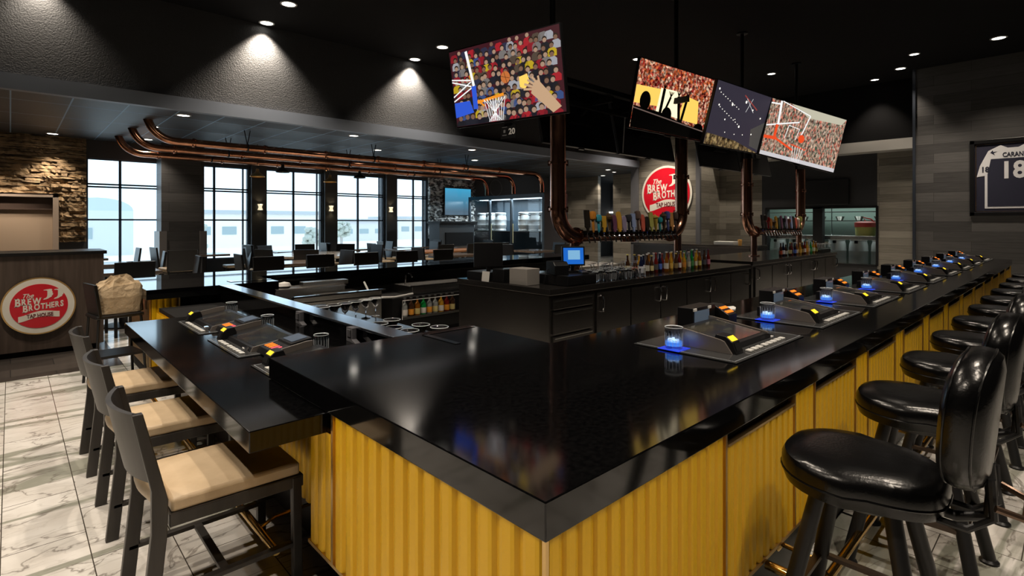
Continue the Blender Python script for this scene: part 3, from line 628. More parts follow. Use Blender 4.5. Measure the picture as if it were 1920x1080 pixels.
def make_terminal(upper=True):
    t = thing('game_terminal', '', 'game terminal', (0, 0, 0))
    x0, x1 = (-.12, .645) if upper else (0, .56); yd = .49 if upper else .46
    MB().box(x0, x1, 0, yd, .0005, .006).build('glass_plate', PLATEG, t, bevel=.002, label='smoked glass inset plate')
    MB().box(x0 + .012, x1 - .012, .012, .015, .006, .0072).box(x0 + .012, x0 + .015, .012, yd - .01, .006, .0072).box(x1 - .015, x1 - .012, .012, yd - .01, .006, .0072).build('edge_line', mat('pale etched line', (.25, .27, .29), .3), t)
    # wedge console: side cheeks and tilted deck
    side = [(.072, .006), (.108, .056), (.124, .062), (.325, .092), (.36, .092), (.36, .006)]
    for xa in (.0, .478):
        MB().prism(side if xa < .1 else [(.10, .006), (.115, .034), (.40, .074), (.42, .074), (.42, .006)], xa, xa + .008, 'x').build('side_cheek', SATIN, t, bevel=.001)
    MB().prism([(.10, .008), (.115, .026), (.37, .062), (.40, .062), (.40, .008)], .008, .478, 'x').build('deck', HOUSING, t)
    # screen lies on the slope
    def sl(y): return .026 + (y - .115) * .036 / .255
    MB().add([(.085, .135, sl(.135) + .002), (.465, .135, sl(.135) + .002), (.465, .365, sl(.365) + .002), (.085, .365, sl(.365) + .002), (.085, .135, sl(.135) - .003), (.465, .135, sl(.135) - .003), (.465, .365, sl(.365) - .003), (.085, .365, sl(.365) - .003)],
             [(0, 1, 2, 3), (4, 7, 6, 5), (0, 4, 5, 1), (1, 5, 6, 2), (2, 6, 7, 3), (3, 7, 4, 0)]).build('touch_screen', SCRP, t)
    # bill acceptor on the left
    a = MB().prism([(.055, .006), (.075, .055), (.105, .078), (.150, .082), (.165, .05), (.165, .006)], .008, .078, 'x').build('bill_acceptor', HOUSING, t, bevel=.003)
    def sp(p, q, xa, xb, nm, mm, par, th=.002):
        d_ = Vector((0, q[0] - p[0], q[1] - p[1])).normalized(); n_ = Vector((0, -d_.z, d_.y)) * th
        v = [(xa, *p), (xb, *p), (xb, *q), (xa, *q)]; v += [(a_[0], a_[1] + n_.y, a_[2] + n_.z) for a_ in v]
        return MB().add(v, [(0, 3, 2, 1), (4, 5, 6, 7), (0, 1, 5, 4), (1, 2, 6, 5), (2, 3, 7, 6), (3, 0, 4, 7)]).build(nm, mm, par)
    sp((.080, .059), (.102, .0755), .016, .070, 'lit_label', YLED, a); sp((.060, .018), (.072, .050), .018, .068, 'bill_slot', BLACKMATT, a)
    # buttons
    for k in range(8):
        xx = .10 + k * .050 + (.012 if k > 2 else 0)
        MB().prism([(xx, .035), (xx + .036, .035), (xx + .040, .062), (xx + .004, .062)], .006, .014).build('button', KEY, t, bevel=.002)
    MB().box(.42, .455, .075, .10, .006, .03).build('ticket_slot', CHROME, t)
    # housing with led meter and small lcd
    if upper:
        h = MB().box(.33, .575, .43, .52, .0, .125).prism([(.36, .0), (.36, .070), (.44, .115), (.50, .115), (.50, 0)], .590, .69, 'x').build('meter_housing', HOUSING, t, bevel=.003)
        MB().box(.345, .50, .426, .430, .028, .108).build('lcd', LCD, h); MB().box(.36, .485, .4245, .43, .014, .027).box(.332, .362, .4245, .43, .110, .124).box(.49, .52, .4245, .43, .110, .124).build('white_label', PAPER, h)
        m = MB().at((.640, .40, .0925), 0, .512)
        for r_ in range(2):
            for q in range(6): m.box(-.040 + q * .014, -.031 + q * .014, -.030 + r_ * .036, -.012 + r_ * .036, .001, .003)
        m.at().build('led_digits', OLED, h)
    else:
        h = MB().prism([(.13, .006), (.15, .038), (.26, .055), (.27, .068), (.40, .088), (.42, .006)], .495, .665, 'x').build('meter_housing', HOUSING, t, bevel=.003)
        sp((.285, .0715), (.385, .087), .52, .64, 'lcd', LCD, h)
        m = MB(); m2 = MB()
        for q in range(5):
            mm = m if q < 3 else m2; y_ = .160; z_ = .0545
            xx = .505 + q * .030
            mm.add([(xx, .175, .0435), (xx + .016, .175, .0435), (xx + .018, .225, .0515), (xx + .002, .225, .0515), (xx, .175, .0415), (xx + .016, .175, .0415), (xx + .018, .225, .0495), (xx + .002, .225, .0495)], [(0, 1, 2, 3), (4, 7, 6, 5), (0, 4, 5, 1), (1, 5, 6, 2), (2, 6, 7, 3), (3, 7, 4, 0)])
        m.build('led_digits', OLED, h); m2.build('led_digits', PLED, h)
    return t
tu = make_terminal(True)
for i in range(9):
    l = ('nearest game terminal set in the long bar, left of its lit glass row', )[0] if i == 0 else '%s game terminal along the long bar from the near corner' % ORD[i]
    loc = (2.262 + 1.05 * i, .957, BT)
    if i == 0: tu.location = loc; tu['label'] = l
    else: c = dup(tu, loc, 0, l)
for o in [o for o in bpy.data.objects if o.parent is None and o.name.startswith('game_terminal')]: o['group'] = 'inset game terminals along the long bar'
tl = make_terminal(False)
for i, (y, l) in enumerate(((3.37, 'lower counter game terminal with blue reflections, middle of three'), (4.12, 'lower counter game terminal farthest away, by the yellow panel reflection'), (2.625, 'lower counter game terminal half hidden behind the raised corner counter'))):
    loc = (.808, y, LZ)
    if i == 0: c = tl; c.location = loc; c.rotation_euler = (0, 0, -PI / 2); c['label'] = l
    else: c = dup(tl, loc, -PI / 2, l)
    c['group'] = 'game terminals in the lower counter'; c.scale = (1, .80, .84)

# tumblers
def make_tumbler(h=.095, r=.040, ice=True, name='tumbler', gm=None):
    t = thing(name, '', 'glass', (0, 0, 0))
    MB().lathe([(0, 0), (r * .92, 0), (r * .95, .004), (r, h), (r - .0022, h), (r * .95 - .002, .014), (0, .012)], 24).build('glass_body', gm or GLASSW, t, smooth=True)
    MB().lathe([(r - .0022, h - .0015), (r, h + .0008), (r + .0004, h - .001)], 24, cap=False).build('rim', mat('glass rim with painted sparkle', (.85, .9, .95), .2), t, smooth=True)  # near-white rim colour paints the sparkle of glass
    m = MB()
    for k in range(16):
        a = 2 * PI * k / 16; m.tube([(r * .97 * math.cos(a), r * .97 * math.sin(a), .012), (r * math.cos(a), r * math.sin(a), h * .75)], .0007, 4)
    m.build('cut_lines', mat('cut lines with painted sparkle', (.65, .68, .72), .2), t)  # pale line colour paints glints on the glass
    if ice:
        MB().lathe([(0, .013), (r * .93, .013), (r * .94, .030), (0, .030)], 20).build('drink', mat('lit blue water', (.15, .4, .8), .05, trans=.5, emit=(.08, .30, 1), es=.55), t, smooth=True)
        m = MB(); random.seed(4)
        for k in range(9): m.at((random.uniform(-.022, .022), random.uniform(-.022, .022), .034 + random.uniform(-.004, .004)), random.uniform(0, 3), random.uniform(0, 3)).box(-.006, .006, -.006, .006, -.005, .005)
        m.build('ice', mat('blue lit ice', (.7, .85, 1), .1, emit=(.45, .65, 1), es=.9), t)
    return t
g0 = make_tumbler()
for i in range(9):
    loc = (2.185 + 1.05 * i, 1.262, BT + .0085); l = 'short glass with blue lit ice beside the %s game terminal from the corner' % ORD[i]
    if i == 0: c = g0; c.location = loc; c['label'] = l
    else: c = dup(g0, loc, 0, l)
    c['group'] = 'blue lit glasses along the long bar'
    tag(MB().box(loc[0] - .052, loc[0] + .052, 1.21, 1.314, BT + .0062, BT + .0084).build('lit_coaster', BLED), 'square blue glowing coaster under the glass at the %s terminal' % ORD[i], 'coaster', 'blue glowing coasters')
g1 = make_tumbler(.09, .037, False)
for i, (y, l) in enumerate(((2.715, 'empty tumbler on the lower counter nearest the raised corner'), (3.50, 'empty tumbler behind the middle lower terminal'), (4.233, 'empty tumbler behind the farthest lower terminal'))):
    loc = (1.16, y - .05, LZ)
    if i == 0: c = g1; c.location = loc; c['label'] = l
    else: c = dup(g1, loc, 0, l)
    c['group'] = 'empty tumblers on the lower counter'
# paper napkin left on the ledge behind the bar
tag(MB().prism([(3.40, 1.60), (3.47, 1.56), (3.55, 1.59), (3.60, 1.63), (3.52, 1.66), (3.44, 1.65)], BT, BT + .006).build('crumpled_napkin', PAPER), 'small white napkin lying on the bar between first and second terminals', 'napkin')

# ================================================================ BACK BAR ISLANDS
def island(x0, x1, y0, y1, z, lab, units, drawers):
    t = thing('back_bar_cabinet', lab, 'cabinet', (0, 0, 0))
    MB().box(x0, x1, y0, y1, z - .055, z).build('counter_top', BACKTOP, t, bevel=.003)
    MB().box(x0 + .01, x1 - .01, y0 + .025, y1 - .02, .08, z - .055).build('cabinet_body', BACKCAB, t)
    MB().box(x0 + .06, x1 - .06, y0 + .08, y1 - .07, 0, .08).build('plinth', BLACKMATT, t)
    if drawers:
        for k, (a, b_) in enumerate(((.60, .69), (.38, .58), (.14, .36))):
            d_ = MB().box(x0 + .05, x0 + .60, y0 + .005, y0 + .025, a, b_).build('drawer', BACKCAB, t, bevel=.004)
            MB().box(x0 + .06, x0 + .59, y0 - .003, y0 + .006, b_ - .02, b_ - .012).build('drawer_edge', STEEL, d_)
    xx = x0 + (.66 if drawers else .1); n = units; wd = (x1 - .05 - xx) / n
    for k in range(n):
        d_ = MB().box(xx + k * wd + .01, xx + (k + 1) * wd - .01, y0 + .004, y0 + .025, .14, z - .09).build('door', BACKCAB, t, bevel=.003)
        hx = xx + k * wd + .06 if k % 2 == 0 else xx + (k + 1) * wd - .06
        MB().tube([(hx, y0 + .005, z - .12), (hx, y0 - .03, z - .125), (hx, y0 - .035, z - .16), (hx, y0 - .035, z - .23), (hx, y0 - .03, z - .265), (hx, y0 + .005, z - .27)], .008, 8).build('handle', CHROME if k < 4 else DKSTEEL, d_, smooth=True)
    return t
IZ = .7875
island(3.45, 7.6, 3.19, 4.53, IZ, 'near back bar cabinet of dark steel with drawers and point of sale station', 6, True)
island(8.02, 12.0, 3.34, 4.53, IZ + .01, 'far back bar cabinet under the farther beer taps', 6, False)
MB_ = None
# inner workboard behind the long bar
ub = thing('underbar_workboard', 'low steel workboard behind the game terminals on the bartender side', 'work counter', (0, 0, 0))
MB().box(3.35, 10.8, 1.74, 2.12, .62, .66).build('work_top', DKSTEEL, ub, bevel=.003)
MB().box(3.40, 10.75, 1.78, 2.08, .1, .62).build('work_body', BLACKMATT, ub); MB().box(3.45, 10.7, 1.8, 2.0, 0, .1).build('plinth', BLACKMATT, ub)

# ---- beer tap towers
HC = [(.45, .02, .02), (.70, .40, .05), (.75, .42, .06), (.35, .45, .75), (.75, .68, .60), (.04, .35, .40), (.50, .25, .08), (.75, .30, .05), (.06, .10, .09), (.35, .30, .45), (.18, .12, .10), (.45, .45, .12), (.70, .33, .08), (.10, .07, .06), (.06, .40, .55), (.20, .08, .15), (.30, .12, .08), (.70, .15, .10), (.55, .40, .08), (.10, .12, .35)]
def handle(m_par, x, y, z, kind, col, h=.17):
    mm = mat('tap handle paint %.2f %.2f %.2f' % col, col, .3); m = MB().at((x, y, z), 0, -.10); m.M = m.M @ Matrix.Diagonal((1.45, 1.3, 1, 1))
    if kind == 0: m.prism([(-.012, 0), (.012, 0), (.026, .05), (.030, h * .75), (.022, h * .95), (0, h), (-.022, h * .95), (-.030, h * .75), (-.026, .05)], -.010, .010, 'y')      # paddle
    elif kind == 1: m.lathe([(.006, 0), (.012, .03), (.012, h * .55), (.028, h * .62), (.034, h * .80), (.028, h * .96), (0, h)], 14)                                      # ball topped
    elif kind == 2: m.prism([(-.008, 0), (.008, 0), (.014, .05), (.030, .06), (.030, h), (-.030, h), (-.030, .06), (-.014, .05)], -.008, .008, 'y')                         # plaque
    elif kind == 3: m.lathe([(.010, 0), (.018, .008), (.011, .03), (.017, h * .55), (.020, h * .66), (.034, h * .68), (.038, h * .80), (.020, h * .94), (0, h * 1.08)], 14)   # turned
    else: m.lathe([(.006, 0), (.013, .04), (.026, h * .72), (.034, h * .76), (.030, h * .84), (.012, h * .90), (0, h)], 12)                                                  # cone
    return m.build('tap_handle', mm, m_par, smooth=kind in (1, 3, 4), bevel=0 if kind in (1, 3, 4) else .004)
def tower(xa, xb, y, zr, zc, lab, nt_, topz, seed):
    t = thing('beer_tap_tower', lab, 'beer tap tower', (0, 0, 0)); random.seed(seed); r = .085; rb = .30
    for s_, x in ((1, xa), (-1, xb)):
        c = (x + s_ * rb, y, zr + rb)
        pts = [(x, y, topz)] + [(x, y, zz) for zz in (2.0, zr + rb + .001)] + [(c[0] - s_ * rb * math.cos(a), y, c[2] - rb * math.sin(a)) for a in [k * PI / 20 for k in range(1, 11)]]
        MB().tube(pts, r, 28).build('copper_pipe', BRONZE, t, smooth=True)
        for fp, fa_ in (((x, y, zr + rb), 'z'), ((x, y, 2.02), 'z'), ((c[0], y, zr), 'x')):
            m = MB(); flange(m, fp, fa_, r); m.build('flange', BRONZE, t, smooth=True)
        lx = x + s_ * (.28 if s_ > 0 else .10)
        lg = MB().tube([(lx, y, zc), (lx, y, zr)], .052, 20).build('support_leg', BRONZE, t, smooth=True)
        m = MB().lathe([(.095, 0), (.095, .012), (.055, .016)], 20, (lx, y, zc))
        for k in range(6): m.lathe([(.008, .012), (.008, .024), (0, .026)], 6, (lx + .08 * math.cos(k * PI / 3), y + .08 * math.sin(k * PI / 3), zc))
        m.build('base_flange', BRONZE, lg, smooth=True)
    MB().tube([(xa + rb, y, zr), (xb - rb, y, zr)], .062, 24).build('tap_rail', BRONZE, t, smooth=True)
    MB().box(xa + rb, xb - rb, y - .075, y - .055, zr + .03, zr + .065).build('rail_plate', BLACKMATT, t)
    MB().lathe([(.09, -.02), (.09, .02)], 20, ((xa + xb) / 2, y, zr - .06)).build('rail_drop', BRONZE, t, smooth=True)
    for k in range(nt_):
        x = xa + rb + .06 + k * (xb - xa - 2 * rb - .12) / (nt_ - 1)
        fa = MB().tube([(x, y - .05, zr), (x, y - .12, zr), (x, y - .135, zr - .02), (x, y - .15, zr - .07)], [.014, .013, .012, .008], 8).tube([(x, y - .115, zr), (x, y - .12, zr + .045)], .007, 8).build('faucet', CHROME, t, smooth=True)
        handle(t, x, y - .125, zr + .045, [2, 1, 1, 2, 3, 0, 0, 0, 1, 2, 1, 0, 0, 2, 4, 1, 4, 1, 2, 1][k % 20], HC[(k * 7 + seed) % 20] if k % 4 else ((.03, .025, .02), (.10, .06, .03), (.05, .05, .06))[(k // 4) % 3], .21 + random.uniform(-.05, .06))
    return t
tower(4.32, 6.92, 3.88, 1.22, IZ, 'near pipe-framed copper beer tap tower with twenty colourful handles', 20, 2.62, 0)
tower(9.08, 11.6, 3.88, 1.22, IZ + .01, 'farther pipe-framed copper beer tap tower with colourful handles', 16, 2.45, 6)

# ---- bottles
def make_bottle(h, r, glass, labelc, cap, kind='long', lab='', grp=None):
    t = thing('bottle', lab, 'bottle', (0, 0, 0), 0, grp)
    if kind == 'long': pr = [(0, 0), (r * .9, 0), (r, .006), (r, h * .52), (r * .75, h * .64), (r * .42, h * .76), (r * .40, h * .95), (r * .46, h * .955), (r * .46, h), (0, h)]
    else: pr = [(0, 0), (r * .95, 0), (r, .006), (r, h * .60), (r * .85, h * .68), (r * .36, h * .76), (r * .34, h * .96), (r * .42, h)]
    if kind != 'long': pr.append((0, h))
    MB().lathe(pr, 16).build('bottle_glass', glass, t, smooth=True)
    MB().lathe([(r * 1.015, h * .16), (r * 1.015, h * .44)], 16, cap=False).build('paper_label', mat('label %.2f %.2f %.2f' % labelc, labelc, .5), t, smooth=True)
    MB().lathe([(r * .50, h * .955), (r * .50, h * 1.01), (0, h * 1.012)], 12).build('cap', mat('cap %.2f %.2f %.2f' % cap, cap, .3), t, smooth=True)
    return t
AM = mat('amber bottle glass', (.35, .12, .01), .06, trans=.35, coat=.5); GD = mat('golden bottle glass', (.80, .42, .04), .06, trans=.45, coat=.5); GRN = mat('green bottle glass', (.01, .30, .06), .06, trans=.3, coat=.5)
CLR = mat('clear bottle glass', (.75, .78, .76), .05, trans=.7, coat=.5); BRN = mat('dark brown bottle glass', (.05, .022, .01), .08, coat=.6); REDB = mat('red bottle glass', (.18, .015, .012), .08, trans=.2, coat=.5); NAV = mat('navy bottle glass', (.008, .012, .04), .08, coat=.6)
BS = [(BRN, (.5, .1, .05), (.05, .05, .05), 'dark brown'), (NAV, (.75, .75, .8), (.8, .8, .8), 'navy'), (BRN, (.6, .58, .5), (.8, .8, .8), 'brown with pale label'), (BRN, (.7, .6, .3), (.8, .7, .2), 'brown with cream label'),
      (REDB, (.1, .1, .1), (.4, .1, .1), 'dark red'), (NAV, (.1, .2, .7), (.7, .75, .8), 'blue labelled'), (AM, (.75, .7, .6), (.8, .8, .8), 'amber'), (GD, (.8, .5, .1), (.8, .6, .2), 'gold'), (BRN, (.3, .22, .1), (.75, .6, .2), 'brown with gold collar'), (REDB, (.8, .75, .75), (.1, .1, .1), 'red labelled'),
      (GD, (.75, .3, .05), (.75, .75, .7), 'orange gold'), (CLR, (.55, .55, .4), (.8, .8, .75), 'clear'), (GRN, (.1, .35, .12), (.1, .4, .15), 'green'), (GD, (.8, .75, .6), (.8, .6, .5), 'pale orange'), (AM, (.8, .7, .2), (.8, .75, .7), 'amber with yellow label'), (BRN, (.1, .1, .12), (.05, .05, .05), 'black'), (REDB, (.6, .2, .3), (.1, .05, .1), 'burgundy')]
def bottle_row(x0, x1, y, z, n, where, grp, h=.21, jit=.015, seed=1, rows=1):
    random.seed(seed); k = 0
    for r_ in range(rows):
        for i in range(n):
            g, lc, cc, nm = BS[(i * (1 if r_ == 0 else 5) + r_ * 3) % len(BS)]; hh = h * random.uniform(.92, 1.08)
            t = make_bottle(hh, .0275, g, lc, cc, 'long', '%s glass bottle %s, %s from left%s' % (nm, where, ORD[i], ', back row' if r_ else ''), grp)
            t.location = (x0 + (x1 - x0) * i / (n - 1) + random.uniform(-jit, jit) * .4, y + r_ * .10 + random.uniform(-jit, jit), z)
bottle_row(5.10, 6.78, 3.42, IZ, 17, 'under the near taps', 'bottles under the near beer taps', .225, rows=2)
bottle_row(9.60, 11.3, 3.52, IZ + .01, 15, 'under the farther taps', 'bottles under the farther beer taps', .225, seed=5)
# stemmed glasses at the far end
def make_wine(h=.17, r=.037, up=True, name='wine_glass'):
    t = thing(name, '', 'glass', (0, 0, 0))
    pr = [(.032, 0), (.033, .003), (.005, .010), (.004, h * .45), (r * .7, h * .58), (r, h * .75), (r * .85, h), (r * .82, h), (r * .96, h * .75), (r * .66, h * .6), (0, h * .5)]
    if not up: pr = [(a, h - b_) for a, b_ in pr][::-1]
    MB().lathe(pr, 18).build('glass_body', GLASS2, t, smooth=True)
    zf = .002 if up else h - .002; MB().lathe([(.0315, zf - .0012), (.0335, zf), (.0315, zf + .0012)], 20, cap=False).build('foot_sparkle_ring', mat('glass rim with painted sparkle', (.85, .9, .95), .2), t, smooth=True)  # ring added at the foot, its near-white colour stands for sparkle
    return t
w0 = make_wine(.17, .04, False)
w0.location = (9.9, 3.40, IZ + .01); w0['label'] = 'stemmed glass upside down right of the farther bottles, in a row'; w0['group'] = 'stemmed glasses beside the far bottles'
for i in range(26):
    loc = (11.25 + (i % 9) * .085 - .9 * (i // 18) * 0, 3.45 + (i // 9) * .10, IZ + .01)
    if i == 0: w0.location = loc
    else: dup(w0, loc)
# shining glassware by the cash drawer
mug0 = make_tumbler(.10, .033, False, 'pint_glass', GLASS2); mug0['label'] = 'clear drinking glass in the crowded cluster beside the cash drawer'; mug0['group'] = 'clear glasses beside the cash drawer'
mug0.location = (4.22, 3.30, IZ)
random.seed(2)
for i in range(1, 40):
    if i % 3 == 1: dup(w0, (4.22 + (i % 10) * .088 + random.uniform(-.01, .01), 3.27 + (i // 10) * .09, IZ), 0, mug0['label'])['group'] = mug0['group']
    else: dup(mug0, (4.22 + (i % 10) * .088 + random.uniform(-.008, .008), 3.27 + (i // 10) * .09, IZ), random.uniform(0, 3))
# ---- point of sale station
BLUE = emis('blue till screen', (.01, .16, .70), .8)
t = thing('cash_drawer', 'wide black cash drawer under the blue till screen', 'cash drawer', (3.72, 3.22, IZ), 0)
MB().box(0, .42, 0, .42, .004, .095).build('drawer_case', HOUSING, t, bevel=.004); MB().box(.01, .41, -.006, 0, .012, .085).build('drawer_front', BLACK, t, bevel=.002)
MB().lathe([(0, 0), (.012, 0), (.012, .004), (0, .005)], 12).build('lock', CHROME, t).location = (.21, -.006, .05)
t = thing('till_monitor', 'point of sale monitor showing a blue screen on the cash drawer', 'monitor', (4.03, 3.42, IZ + .095), -.62)
MB().at((0, 0, .165), 0, -.12).box(-.115, .115, -.012, .014, -.095, .095).build('screen_case', HOUSING, t, bevel=.004)
MB().at((0, 0, .165), 0, -.12).box(-.10, .10, -.0145, -.012, -.080, .080).build('screen', BLUE, t)
MB().at((0, 0, .165), 0, -.12).box(-.055, .065, -.016, -.0145, -.035, .055).build('window_dialog', emis('pale blue dialog', (.25, .55, .85), .8), t)
MB().prism([(-.05, -.02), (.05, -.02), (.05, .09), (-.05, .09)], 0, .02).tube([(0, .04, .01), (0, .02, .12)], .018, 10).build('stand', HOUSING, t)
t = thing('receipt_printer', 'black receipt printer sitting on the cash drawer left of the screen', 'printer', (3.80, 3.42, IZ + .095), -.35)
MB().prism([(-.09, 0), (-.09, .09), (-.05, .125), (.09, .125), (.09, 0)], -.075, .075, 'x').build('printer_case', HOUSING, t, bevel=.006)
MB().box(-.05, .05, -.05, .06, .125, .128).build('lid', BLACK, t)
MB().tube([(-.08, .02, .05), (-.13, .0, .03), (-.15, -.04, -.02), (-.16, -.03, -.08)], .003, 6).build('cable', BLACKMATT, t)
t = thing('card_reader', 'small black card reader in front of the till screen', 'card reader', (4.02, 3.28, IZ + .097), -.5)
MB().prism([(-.05, 0), (-.05, .015), (.05, .035), (.05, 0)], -.035, .035, 'x').build('reader_case', HOUSING, t, bevel=.003)
MB().box(-.025, .025, -.03, 0, .022, .024).build('keypad', GREYBOX, t)
t = thing('till_monitor', 'large dark monitor seen from behind at the cabinet end', 'monitor', (3.62, 4.22, IZ), 2.5)
MB().at((0, 0, .27), 0, .08).box(-.15, .15, -.015, .015, -.14, .11).build('screen_case', HOUSING, t, bevel=.004)
MB().box(-.07, .07, -.07, .07, 0, .02).tube([(0, 0, .01), (0, 0, .2)], .022, 10).build('stand', HOUSING, t)
tag(MB().box(3.49, 3.66, 3.52, 3.76, IZ, IZ + .155).build('speckled_box', GREYBOX, bevel=.004), 'grey speckled box on the cabinet top between the two monitors', 'box')
tag(B(3.50, 3.72, 3.85, 4.02, IZ, IZ + .13).build('black_printer', HOUSING, bevel=.006), 'black printer box beside the grey speckled box', 'printer')
tag(B(3.48, 3.75, 4.10, 4.40, IZ, IZ + .085).build('cash_drawer', HOUSING, bevel=.004), 'black cash drawer at the far left end of the cabinet top', 'cash drawer')
tag(MB().at((3.465, 4.09, IZ), -1.57, -.12).box(-.055, .055, 0, .004, 0, .10).build('notice_card', PAPER), 'small white printed card leaning against the black drawer', 'card')

# ================================================================ TELEVISIONS
def rnd_crowd(name, cols, scale, es=1.0, smooth=.3, stretch=(1, 1, 1)):
    m = mat(name, (0, 0, 0), .35); nt, b, L = nodes(m)
    tc = nn(nt, 'ShaderNodeTexCoord'); mp = nn(nt, 'ShaderNodeMapping'); mp.inputs['Scale'].default_value = stretch
    no = nn(nt, 'ShaderNodeTexNoise'); no.inputs['Scale'].default_value = scale * .9; no.inputs['Detail'].default_value = 2
    ad = nn(nt, 'ShaderNodeVectorMath', operation='MULTIPLY_ADD'); ad.inputs[1].default_value = (.04, .04, .04)
    vo = nn(nt, 'ShaderNodeTexVoronoi'); vo.feature = 'SMOOTH_F1'; vo.inputs['Scale'].default_value = scale; vo.inputs['Smoothness'].default_value = smooth
    L.new(tc.outputs['Object'], mp.inputs[0]); L.new(mp.outputs[0], no.inputs['Vector']); L.new(no.outputs['Color'], ad.inputs[0]); L.new(mp.outputs[0], ad.inputs[2]); L.new(ad.outputs[0], vo.inputs['Vector'])
    s = nn(nt, 'ShaderNodeSeparateColor'); L.new(vo.outputs['Color'], s.inputs[0])
    n = len(cols); r = ramp(nt, [((k + .2) / n, c) for k, c in enumerate(cols)]); L.new(s.outputs[0], r.inputs[0])
    mx = nn(nt, 'ShaderNodeMix', data_type='RGBA', blend_type='MULTIPLY'); mx.inputs[0].default_value = .92; L.new(r.outputs[0], mx.inputs[6])
    n2 = nn(nt, 'ShaderNodeTexNoise'); n2.inputs['Scale'].default_value = scale * .8; n2.inputs['Detail'].default_value = 3; L.new(mp.outputs[0], n2.inputs['Vector'])
    r2 = ramp(nt, [(.36, (.04, .04, .05)), (.64, (1.3, 1.3, 1.3))]); L.new(n2.outputs[0], r2.inputs[0]); L.new(r2.outputs[0], mx.inputs[7])
    L.new(mx.outputs[2], b.inputs['Emission Color']); b.inputs['Emission Strength'].default_value = es; return m
def tv(c, yaw, tilt, roll, h, lab, name='television', w_=None, grp=None):
    w_ = w_ or h * 1.777; yaw, tilt, roll = map(math.radians, (yaw, tilt, roll))
    n = Vector((math.cos(yaw), math.sin(yaw), 0)); r = Vector((-n.y, n.x, 0)); up = Vector((n.x * math.sin(tilt), n.y * math.sin(tilt), math.cos(tilt)))
    r2 = r * math.cos(roll) + up * math.sin(roll); u2 = -r * math.sin(roll) + up * math.cos(roll); nrm = r2.cross(u2)
    t = thing(name, lab, 'television', c, 0, grp)
    t.rotation_euler = Matrix((r2, -nrm, u2)).transposed().to_euler()     # local x right, y into the set, z up
    MB().box(-w_ / 2 - .012, w_ / 2 + .012, .002, .045, -h / 2 - .018, h / 2 + .012).build('casing', HOUSING, t, bevel=.004)
    MB().box(-.22, .22, .045, .11, -.12, .12).bar((0, .09, 0), (0, .20, .05), .05).build('wall_bracket', BLACKMATT, t)
    MB().box(-.05, .05, .0, .03, -h / 2 - .032, -h / 2 - .018).build('sensor_bar', BLACK, t)
    def P(u, v): return ((u - .5) * w_, (.5 - v) * h)
    def poly(pts, m_, nm, d_=.001): return MB().prism([P(*q) for q in pts], -d_ - .0006, -d_, 'y').build(nm, m_, t)
    def line(a, b_, wd, m_, nm, d_=.0015):
        a, b_ = Vector(P(*a)), Vector(P(*b_)); q = Vector((-(b_ - a).y, (b_ - a).x)).normalized() * wd / 2
        return MB().prism([tuple(a + q), tuple(b_ + q), tuple(b_ - q), tuple(a - q)], -d_ - .0006, -d_, 'y').build(nm, m_, t)
    return t, poly, line, P, w_, h
BLK = emis('screen black', (0, 0, 0), 0); SW = emis('screen white', (.95, .95, .95), 1.0); SBL = emis('screen blue', (.03, .10, .65), 1); SOR = emis('screen orange', (.9, .30, .02), 1); SRD = emis('screen red orange', (.85, .08, .02), 1); SKN = emis('screen skin', (.62, .40, .24), .9); SYE = emis('screen yellow', (.95, .62, .12), 1.1)
t, poly, line, P, w_, h = tv((3.657, 4.025, 2.825), -171.4, 9.8, -.4, .8, 'large television showing a basketball falling toward a hoop, before a crowd')
tv_pic = lambda m_, d_=0: MB().box(-w_ / 2, w_ / 2, -.001, .002, -h / 2, h / 2).build('screen_picture', m_, t)
tv_pic(emis('screen dark red', (.05, .01, .015), 1))
random.seed(21)
CC = [(.012, .012, .02), (.02, .02, .03), (.30, .015, .025), (.035, .035, .07), (.22, .20, .19), (.42, .42, .46), (.10, .07, .05), (.60, .42, .02), (.015, .015, .02), (.45, .02, .03), (.05, .09, .25)]
tor = [MB() for _ in CC]; heads = [MB(), MB()]; hair = MB()
for r_ in range(11):
    for q in range(17):
        cu_ = (q - .4 + random.uniform(-.35, .35) + .5 * (r_ % 2)) / 16; cv = .02 + r_ * .098 + random.uniform(-.02, .02); sz = .038 + .0012 * r_; dd = .0012 + .00012 * r_
        if not .035 < cu_ < .965: continue
        ci = random.choice([0, 0, 1, 2, 2, 3, 4, 5, 6, 7, 8, 8, 9, 10, 4])
        def E_(mb_, ex, ey, rx, ry, d_, n_=9):
            if ey + ry > .995 or ey - ry < .005: return
            mb_.prism([P(ex + rx * math.cos(a_ * 2 * PI / n_), ey + ry * math.sin(a_ * 2 * PI / n_)) for a_ in range(n_)], -d_ - .00008, -d_, 'y')
        yb_ = min(.997, cv + .13)
        if cv + .04 < yb_ - .02: tor[ci].prism([P(*z_) for z_ in ((cu_ - sz * .55, cv + .035), (cu_ + sz * .5, cv + .03), (cu_ + sz * .95, cv + .06), (cu_ + sz * .9, yb_), (cu_ - sz * .95, yb_), (cu_ - sz * .9, cv + .065))], -dd - .00008, -dd, 'y')
        E_(hair, cu_, cv - .008, sz * .50, sz * .85, dd + .00002); E_(heads[random.random() < .4], cu_, cv + .006, sz * .42, sz * .70, dd + .00010)
for c_, m_ in zip(CC, tor): m_.build('picture_crowd', emis('crowd cloth %.3f %.3f %.3f' % c_, c_, .8), t, kind='stuff')
for m_, c_ in zip(heads, ((.50, .32, .22), (.26, .14, .09))): m_.build('picture_faces', emis('crowd skin %.2f' % c_[0], c_, .75), t, kind='stuff')
hair.build('picture_hair', emis('crowd hair', (.025, .015, .01), 1), t, kind='stuff')
line((.17, .04), (.215, .50), .035, SW, 'picture_post', .003)
